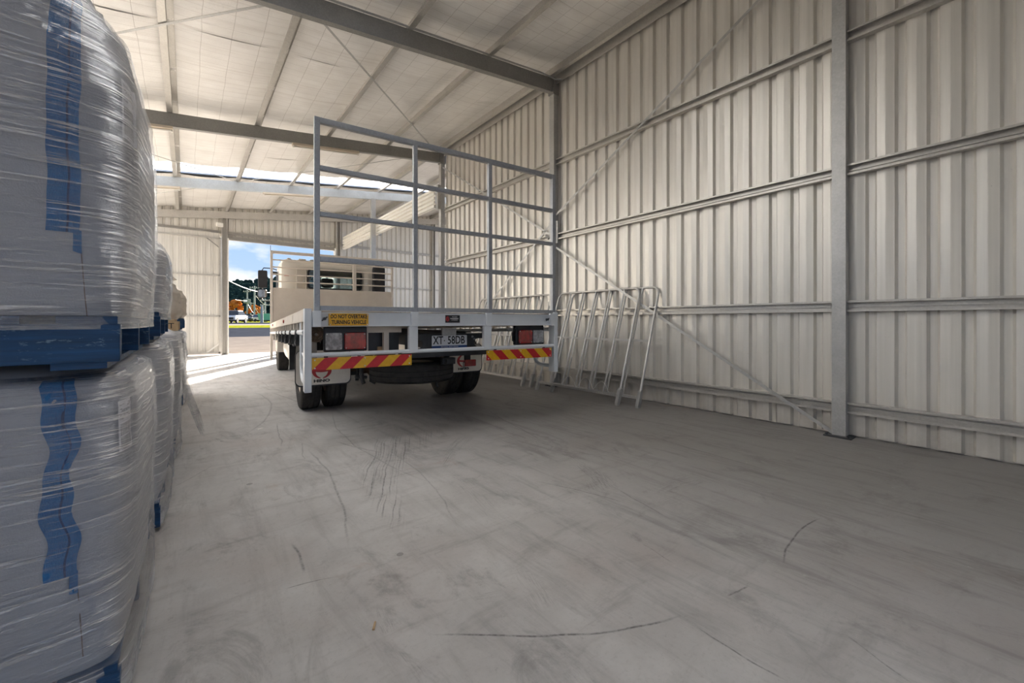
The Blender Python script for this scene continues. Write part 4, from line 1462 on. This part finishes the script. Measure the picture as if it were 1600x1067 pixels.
# fuel tank, front guard, boxes on the left
MB().lathe([(3.2, 0), (3.2, .26), (3.24, .285), (4.2, .285), (4.24, .26), (4.24, 0)], 26, 'y', (.40, 0, .60)).build('fuel_tank', M_cab, truck, smooth=40)
m = MB().box(.12, .42, 3.05, 3.1, .35, .95); m.tube([(.2, 3.0, .42), (.28, 2.9, .36), (.36, 2.95, .38)], .025, 8)
m.build('tank_bracket', M_chassis, truck)
m = MB()
m.box(.08, .45, 5.80, 5.84, .50, 1.0)
for k in range(8):
    a0, a1 = R(180 - 20 * k), R(180 - 20 * (k + 1))
    m.bar((.265, 6.508 + .56 * math.cos(a0), RW + .56 * math.sin(a0)), (.265, 6.508 + .56 * math.cos(a1), RW + .56 * math.sin(a1)), .34, .02)
m.build('front_mudguard', M_deck, truck)
m = MB().box(.06, .40, 4.9, 5.4, .48, .90)
m.build('tool_box', M_cab, truck, bevel=.01)
# headboard
zt = lambda z: z
hb = empty('headboard', (0, LT, 0), 0, truck)
MB().box(.0, WT, .0, .03, .96, 1.712).build('plate_panel', M_chequer, hb)
for (x0, x1, z0) in ((0.0, .046, .255), (1.583, 1.655, 1.713), (WT - .046, WT, .94)):
    MB().box(x0, x1, -.012, .045, z0, 2.40 if x0 == 1.583 else 2.46).build('upright', M_cream, hb, bevel=.003)
MB().box(.0465, WT - .0465, -.01, .044, 2.402, 2.46).build('top_rail', M_cream, hb, bevel=.003)
for z in (2.278, 2.131, 1.986, 1.841):
    MB().tube([(.046, .017, z), (WT - .046, .017, z)], .014, 10).build('bar', M_cream, hb, smooth=40)
MB().box(.002, .010, .0, .012, 2.46, 2.56).build('tie_prong', M_black, hb)
# cab
cab = empty('cab', (0, 6.45, 0), 0, truck)
ZB, ZT_ = .98, 2.37
def cab_loop(ins, r, yy, zt_=ZT_):
    return rrect(.19 + ins, 2.31 - ins, ZB, zt_ - ins * .8, r, 6)
m = MB()
hole = rrect(.726, 1.848, 1.745, 2.172, .07, 6)
loops = [(hole, 0.02), (cab_loop(.10, .10, 0), 0.0), (cab_loop(.03, .12, 0), .03), (cab_loop(0, .13, 0), .10), (cab_loop(0, .13, 0), 1.05), (cab_loop(.06, .14, 0), 1.62), (cab_loop(.10, .14, 0), 1.70), (rrect(.36, 2.14, 1.45, 2.18, .08, 6), 1.72)]
n = len(hole)
for lp, yy in loops:
    m.v += [(u, yy, w) for u, w in lp]
for j in range(len(loops) - 1):
    for i in range(n):
        i2 = (i + 1) % n
        m.f.append((j * n + i, j * n + i2, (j + 1) * n + i2, (j + 1) * n + i))
sh = m.build('cab_shell', M_cab, cab, smooth=35)
md = sh.modifiers.new('thick', 'SOLIDIFY'); md.thickness = .03; md.offset = -1
rs = MB().ring_plate(rrect(.715, 1.859, 1.734, 2.183, .08), rrect(.752, 1.822, 1.772, 2.145, .05), -.012, .035)
rs.build('window_seal', M_black, cab)
MB().prism(rrect(.75, 1.824, 1.77, 2.147, .05), .008, .013, 'y').build('rear_glass', M_glass, cab)
MB().prism(rrect(.36, 2.14, 1.45, 2.18, .08), 1.715, 1.722, 'y').build('windscreen', M_glass, cab)
m = MB()
for x0 in (.42, .95, 1.62):
    m.prism(rrect(x0, x0 + .42, 1.0, 1.78, .08), .25, .40, 'y'); m.prism(rrect(x0 + .08, x0 + .34, 1.80, 2.02, .05), .28, .36, 'y')
m.build('seat', M_black, cab, bevel=.02)
MB().box(.3, 2.2, 1.35, 1.60, 1.0, 1.42).build('dashboard', M_black, cab, bevel=.03)
MB().box(1.05, 1.22, 1.55, 1.6, 2.03, 2.09).build('interior_mirror', M_black, cab)
for k, x0 in enumerate((.33, .55, .78, 1.30, 1.75)):
    MB().box(x0, x0 + (.14 if k % 2 else .07), .05, 1.2, ZT_ - .005, ZT_ + .022).build('roof_rib', M_cab, cab, bevel=.006)
for x0 in (.50, .68, 2.0):
    MB().box(x0, x0 + .012, -.010, .02, 1.2, 2.15).build('body_crease', M_cab, cab)
MB().box(.27, .36, -.008, .0 + .02, 2.00, 2.018).build('red_reflector', M_redprint, cab)
for x0 in (.62, 1.93):
    MB().tube([(x0, -.02, 1.9), (x0 + .06, -.03, 1.93)], .006, 6).build('grab_hook', M_screw, cab)
for x0 in (.186, 2.306):
    MB().prism(rrect(.50, 1.40, 1.55, 2.15, .08), x0, x0 + .008, 'x').build('side_glass', M_black, cab)
m = MB().box(.25, 2.25, 0.1, 1.75, .70, .98); m.box(.3, 2.2, 1.70, 1.80, .45, .98)
m.build('cab_floor', M_chassis, cab)
m = MB().prism(rrect(2.075, 2.345, 1.0, 2.335, .09), -.20, -.06, 'y'); m.box(2.12, 2.30, -.06, .1, 1.7, 1.9)
m.build('air_intake', M_black, cab, bevel=.02)
def mirror(sx):
    t = empty('door_mirror', (0, 7.75, 0), 0, truck)
    f = (lambda a, b, c: (a, b, c)) if sx > 0 else (lambda a, b, c: (WT - a, b, c))
    MB().prism(rrect(-.185, .005, 1.82, 2.225, .03), -.03, .05, 'y').xf(f).build('mirror_housing', M_black, t, bevel=.012)
    MB().prism(rrect(-.195, -.005, 1.585, 1.785, .05), -.03, .06, 'y').xf(f).build('mirror_housing', M_black, t, bevel=.012)
    MB().prism(rrect(-.180, -.018, 1.60, 1.77, .04), -.034, -.031, 'y').xf(f).build('mirror_glass', M_mirror, t)
    m = MB().tube([(.24, .1, 2.25), (.1, .05, 2.29), (-.07, .02, 2.285), (-.1, .01, 2.23), (-.1, .01, 1.55), (-.06, .02, 1.51), (.22, .1, 1.50)], .012, 8)
    m.xf(f).build('mirror_arm', M_black, t, smooth=40)
    MB().box(.09, .22, .02, .10, 2.14, 2.22).xf(f).build('arm_bracket', M_black, t, bevel=.02)
mirror(1); mirror(-1)

# ================================================================== leaning steel frames
def lean_frame(label, y0, y1, xf, xt=4.618, h=1.465, bars=6, low=0.30, foot=True, dx=0.0):
    t = empty('steel_frame', (xf + dx, y0, 0))
    tag(t, label, 'metal frame', 'galvanised frames leaning along the right wall')
    L = y1 - y0
    k = (xt - xf) / h
    P = lambda u, z: (k * z, u, z)
    r = .0155
    rc = .09
    pts = [P(0, .02), P(0, h - rc)]
    for a in (15, 35, 55, 75, 90):
        pts.append(P(rc - rc * math.cos(R(a)), h - rc + rc * math.sin(R(a))))
    for a in (90, 75, 55, 35, 15, 0):
        pts.append(P(L - rc + rc * math.cos(R(a)), h - rc + rc * math.sin(R(a))))
    pts += [P(L, .02)]
    MB().tube(pts, r, 10).build('outer_tube', M_frame, t, smooth=40)
    for i in range(1, bars):
        u = L * i / bars
        MB().tube([P(u, .115), P(u, h - .008)], .0125, 8).build('upright_bar', M_frame, t, smooth=40)
    MB().bar(P(.015, .79), P(L - .015, .79), .012, .028).build('mid_rail', M_frame, t)
    MB().bar(P(.015, .115), P(L - .015, .115), .03, .03).build('bottom_rail', M_frame, t)
    for u in (0, L):
        m = MB()
        poly = [(-.035, .005), (.03, .005), (.035, .06), (.03, .20), (-.005, .24), (-.03, .20), (-.04, .05)]
        m.prism([(u + 0 * a, b) for a, b in poly], 0, 0, 'x') if False else None
        b = [(-.012, .0), (.012, .0), (.020, .03), (.020, .19), (.0, .215), (-.020, .19), (-.020, .03)]
        for s_ in (-1,):
            vv = [(k * w + a * 1.4, u - .022, w) for a, w in b] + [(k * w + a * 1.4, u + .022, w) for a, w in b]
            n0 = len(m.v); m.v += vv; q = len(b)
            m.f.append(tuple(n0 + i for i in range(q))); m.f.append(tuple(n0 + q + i for i in reversed(range(q))))
            for i in range(q): m.f.append((n0 + (i + 1) % q, n0 + i, n0 + q + i, n0 + q + (i + 1) % q))
        m.build('foot_bracket', M_galv, t, bevel=.004)
    return t
lean_frame('front steel frame of the near pair, with curled wire loops at its base', 3.13, 4.60, 4.125)
lean_frame('rear steel frame of the near pair, its end nearest the camera', 2.88, 4.34, 4.185, xt=4.655)
lean_frame('front steel frame of the far pair, half hidden behind the truck corner', 4.98, 6.82, 4.15)
lean_frame('rear steel frame of the far pair, its foot beside the front one', 4.83, 6.66, 4.20, xt=4.655)
# wire ties curling off the near frame
for i, (ya, yb, hh) in enumerate(((4.10, 3.82, .16), (3.80, 3.52, .18), (3.52, 3.27, .15))):
    pts = [(4.14 + .02 * math.sin(3 * f), ya + (yb - ya) * f, .14 + hh * math.sin(math.pi * f) * .8) for f in [k / 10 for k in range(11)]]
    o = MB().tube(pts, .003, 6).build('wire_tie', M_trim, smooth=60)
    tag(o, ['loose wire loop at the far end of the near steel frame', 'loose wire loop in the middle of the near steel frame', 'loose wire loop nearest the foot of the near steel frame'][i], 'wire', 'wire loops on the near frame')

# ================================================================== lights under the rafters
for i, (xa, xb, yy, lb) in enumerate(((-1.40, -.17, 8.40, 'left unlit batten light under the second rafter, partly behind the bags'), (1.50, 2.71, 8.40, 'right unlit batten light under the second rafter above the gate'), (-1.35, -.12, 12.05, 'left unlit batten light under the pale third rafter'), (1.50, 2.72, 12.05, 'right unlit batten light under the pale third rafter'))):
    xm = (xa + xb) / 2
    t = empty('batten_light', (xm, yy - .03, zr(xm) - .216))
    tag(t, lb, 'light')
    t.rotation_euler = (0, -math.atan(.122), 0)
    h = (xb - xa) / 2
    MB().prism([(-.05, -.045), (.05, -.045), (.036, 0), (-.036, 0)], -h, h, 'x').build('body', M_batten, t, bevel=.003)
    MB().tube([(-h + .03, 0, -.062), (h - .03, 0, -.062)], .013, 10).build('tube', M_trim, t)
    for s_ in (-1, 1):
        MB().box(s_ * (h - .02) - .012, s_ * (h - .02) + .012, -.02, .02, -.082, -.045).build('lamp_holder', M_trim, t)
sl = empty('security_light', (0.78, 15.36, 3.98), R(20))
tag(sl, 'small white security light beside the doorway post', 'light')
MB().prism(rrect(-.09, .09, -.06, .06, .02), -.05, .02, 'y').build('lamp_head', M_trim, sl, bevel=.01)
MB().box(-.02, .02, .02, .10, -.02, .02).build('bracket', M_galv, sl)

# ================================================================== goods in the wing
for i, (xx, yy, w, d, h, mt, lb, z0) in enumerate(((6.50, 14.2, 1.1, 1.0, 1.28, M_sack_tan, 'pinkish wrapped bag at the back right, beyond the opening', 0), (7.75, 13.9, 1.1, 1.0, 1.48, M_sack, 'white wrapped bag at the back right next to the wall end', 0))):
    t = empty('wrapped_bag', (xx, yy, z0))
    tag(t, lb, 'bag')
    S = dict(hx=w / 2, hy=d / 2, h=h, prof=[(0, .95, .1), (.3, 1, .15), (.8, .98, .2), (1, .7, .3)], bulge=.02, seed=70 + i, lump=.03)
    shell(S, 0, 16, 60).build('sack', mt, t, smooth=80)

# ================================================================== small litter
for (px_, py_, lb, nm, mt, L, W_, H_, rz) in ((585, 979, 'small timber splinter on the floor in the foreground', 'timber_splinter', M_timber, .035, .008, .006, 60), (406, 670, 'scrap of white paper on the floor left of the truck', 'paper_scrap', M_trim, .05, .025, .004, 20)):
    gx, gy = grd(px_, py_)
    o = MB().prism([(-L / 2, -W_ / 2), (L / 2, -W_ / 2 * .6), (L / 2, W_ / 2 * .7), (-L / 2, W_ / 2)], 0.0005, H_, 'z').build(nm, mt)
    o.location = (gx, gy, 0)
    o.rotation_euler = (0, 0, R(rz))
    tag(o, lb, 'litter')

# ================================================================== outdoors
def gpt(px_, dist):
    """a spot outdoors on the line of sight through the doorway"""
    a = (px_ - 800) / 640
    S_, C_ = math.sin(TH), math.cos(TH)
    return ((a * C_ + S_) * dist, (-a * S_ + C_) * dist)
def mat_leaf(name, lo, hi):
    g = NT(name)
    nz = g.noise(g.coord(), .9, 5, .7)
    g.set(col=g.ramp(nz, [(.3, lo), (.7, hi)]), rough=.9, spec=0.0)
    return g.m
M_forest = mat_leaf('forest_leaves', (.006, .018, .022), (.024, .045, .034))
M_autumn = mat_leaf('autumn_leaves', (.22, .07, .015), (.55, .20, .05))
M_bark = simple('bark', (.08, .06, .05), .9)
M_pole = simple('treated_pole', (.22, .27, .28), .8)
ICO = bmesh.new()
bmesh.ops.create_icosphere(ICO, subdivisions=2, radius=1)
ICO_V = [v.co.copy() for v in ICO.verts]
ICO_F = [tuple(v.index for v in f.verts) for f in ICO.faces]
ICO.free()
def blob(m, c, r, rz, seed):
    b = len(m.v)
    for v in ICO_V:
        k = 1 + .35 * mnoise.noise(v * 2.1 + Vector((seed, 0, 0)))
        m.v.append((c[0] + v.x * r * k, c[1] + v.y * r * k, c[2] + v.z * rz * k))
    m.f += [tuple(b + i for i in f) for f in ICO_F]
# wooded hill
def hill_h(u, w): return 50 * max(0, min(1, w)) ** .8 * (.93 + .07 * math.sin(u * 6 + 1))
m = MB()
nu, nw = 60, 14
def hill_pt(u, w):
    px_ = 150 + 600 * u
    d = 330 + 150 * w
    x_, y_ = gpt(px_, d)
    return (x_, y_, 1 + hill_h(u * 2, w))
for j in range(nw + 1):
    for i in range(nu + 1): m.v.append(hill_pt(i / nu, j / nw))
for j in range(nw):
    for i in range(nu):
        q = j * (nu + 1) + i
        m.f.append((q, q + 1, q + nu + 2, q + nu + 1))
m.build('hill', M_forest, kind='structure')
m = MB()
rnd = random.Random(5)
for k in range(1500):
    p = hill_pt(rnd.random(), rnd.random())
    blob(m, (p[0], p[1], p[2] + 1.5), rnd.uniform(2.2, 4.2), rnd.uniform(2.4, 5.0), k)
o = m.build('forest', M_forest, kind='stuff', smooth=80)
o['label'] = 'dark green forest covering the hill beyond the road'
o['category'] = 'forest'
def autumn(px_, dist, h, w, label):
    x_, y_ = gpt(px_, dist)
    z_ = ground_z(y_)
    t = empty('autumn_tree', (x_, y_, z_))
    tag(t, label, 'tree')
    MB().tube([(0, 0, -.2), (.1, 0, h * .3), (0, .1, h * .6)], [.35, .25, .12], 8).build('trunk', M_bark, t)
    m = MB()
    r_ = random.Random(px_)
    for k in range(46):
        a, rr, zz_ = r_.uniform(0, 6.28), r_.uniform(0, 1) ** .5, r_.uniform(.12, .95)
        wd = w * .5 * math.sin(math.pi * min(1, zz_ * .85 + .1)) ** .6
        blob(m, (wd * rr * math.cos(a), wd * rr * math.sin(a), h * zz_), w * .11, w * .10, k)
    m.build('crown', M_autumn, t, smooth=80)
autumn(366, 105, 5.6, 4.6, 'broad orange autumn tree left of the power poles')
autumn(398, 125, 5.0, 4.4, 'smaller brown-orange autumn tree behind the tall power pole')
def pole(px_, dist, h, label, arms=1, box=False):
    x_, y_ = gpt(px_, dist)
    t = empty('power_pole', (x_, y_, ground_z(y_)), -TH)
    tag(t, label, 'pole')
    MB().tube([(0, 0, -.3), (0, 0, h)], [.22, .16], 10).build('pole', M_pole, t, smooth=40)
    for k in range(arms):
        z = h - .5 - k * 1.1
        MB().box(-1.1, 1.1, -.08, .08, z - .08, z + .08).build('crossarm', M_pole, t)
        for u in (-1, -.5, .5, 1): MB().tube([(u, 0, z + .08), (u, 0, z + .3)], .06, 6).build('insulator', M_trim, t)
    if box:
        MB().box(-.75, .75, -.5, .5, h * .58, h * .58 + 1.2).build('transformer', M_pole, t, bevel=.05)
    return t
pole(397.5, 95, 8.3, 'tallest grey power pole in the middle of the view outside', 1)
pole(386, 120, 9.2, 'power pole with a boxy transformer, left of the tallest pole', 1, True)
pole(414, 100, 5.6, 'power pole right of the tallest one, beside the truck headboard', 2)
pole(409, 62, 2.6, 'thin short signpost pole near the verge outside', 0)
pole(391.5, 150, 7.0, 'distant thin pole between the two taller power poles', 1)
def wire(pa, pb, sag, r, label, mat=M_trim):
    pa, pb = Vector(pa), Vector(pb)
    pts = []
    for k in range(17):
        f = k / 16
        p = pa.lerp(pb, f)
        p.z -= sag * 4 * f * (1 - f)
        pts.append(p)
    o = MB().tube(pts, r, 6).build('overhead_cable', mat, smooth=60)
    tag(o, label, 'cable')
def opt(px_, py_, zc):
    x_, y_ = gpt(px_, zc)
    return (x_, y_, 1.03 - (py_ - 502) / 640 * zc)
wire((0.6, YB + .06, 2.60), opt(470, 428, 30), 1.0, .016, 'thick pale cable sagging across the doorway view')
wire(opt(388, 476, 119), opt(398, 492, 95), 0.2, .04, 'pale cable dropping from transformer pole to tall pole')
wire(opt(398, 478, 95), opt(414, 482, 100), 1.6, .04, 'pale cable slung from tall pole to right pole')
wire(opt(400, 462, 95), opt(428, 474, 104), 1.2, .025, 'thin cable from tall pole towards the right')
wire(opt(386, 470, 119), opt(368, 468, 90), 0.1, .03, 'short street light arm cable left of transformer pole')
M_silver = simple('silver_car_paint', (.62, .64, .66), .25, .3)
M_darkcar = simple('dark_car_paint', (.05, .07, .10), .3, .3)
M_carglass = simple('dark_car_glass', (.02, .025, .03), .08)
def car(px_, dist, rz, mat, label, ute=False):
    x_, y_ = gpt(px_, dist)
    t = empty('parked_car', (x_, y_, ground_z(y_)), rz)
    tag(t, label, 'car')
    m = MB()
    body = [(-2.2, .35), (-2.25, .75), (-1.9, .95), (-1.0, 1.0), (1.6, 1.02), (2.2, .95), (2.25, .4)]
    m.prism([(a, b) for a, b in body], -.88, .88, 'x')
    m.build('body', mat, t, bevel=.08)
    m = MB()
    b0 = len(m.v)
    for (yy, z, w) in ((-1.1, 1.0, .84), (-.5, 1.58, .68), (1.0, 1.60, .68), (1.7, 1.0, .84)):
        m.v += [(-w, yy, z), (w, yy, z)]
    m.f += [(0, 1, 3, 2), (2, 3, 5, 4), (4, 5, 7, 6), (0, 2, 4, 6), (1, 7, 5, 3), (0, 6, 7, 1)]
    m.build('greenhouse', M_carglass, t, bevel=.03)
    MB().box(-.66, .66, -.45, .95, 1.585, 1.63).build('roof', mat, t, bevel=.03)
    MB().box(-.7, .7, -2.29, -2.2, .45, .72).build('grille', M_black, t)
    for s_ in (-1, 1):
        MB().box(s_ * .62 - .16, s_ * .62 + .16, -2.28, -2.15, .70, .86).build('headlamp', M_screw, t)
        for yy in (-1.4, 1.4):
            MB().lathe([(-.1, 0), (-.1, .32), (.1, .32), (.1, 0)], 16, 'x', (s_ * .8, yy, .32)).build('wheel', M_rubber, t)
car(366, 54, R(-24), M_silver, 'silver car facing the camera, leftmost outside')
car(380, 85, R(20), M_darkcar, 'dark car parked behind the silver car outside')
car(391, 98, R(60), M_darkcar, 'dark car in the middle by the power poles')
car(404, 92, R(-60), M_cab, 'white car parked right of the tall power pole')
x_, y_ = gpt(419, 78)
hd = empty('green_skip', (x_, y_, ground_z(y_)), -TH)
tag(hd, 'green steel skip on the verge beside the truck headboard', 'skip')
M_green = simple('green_paint', (.10, .36, .26), .6)
MB().prism([(-1.3, .35), (1.3, .35), (1.6, 1.6), (-1.6, 1.6)], -.8, .8, 'y').build('tub', M_green, hd, bevel=.03)
for u in (-.9, .9): MB().box(u - .1, u + .1, -.8, .8, 0, .35).build('skid', M_chassis, hd)

# bird-size marks and glare of the photograph are left out; everything above is where it stands
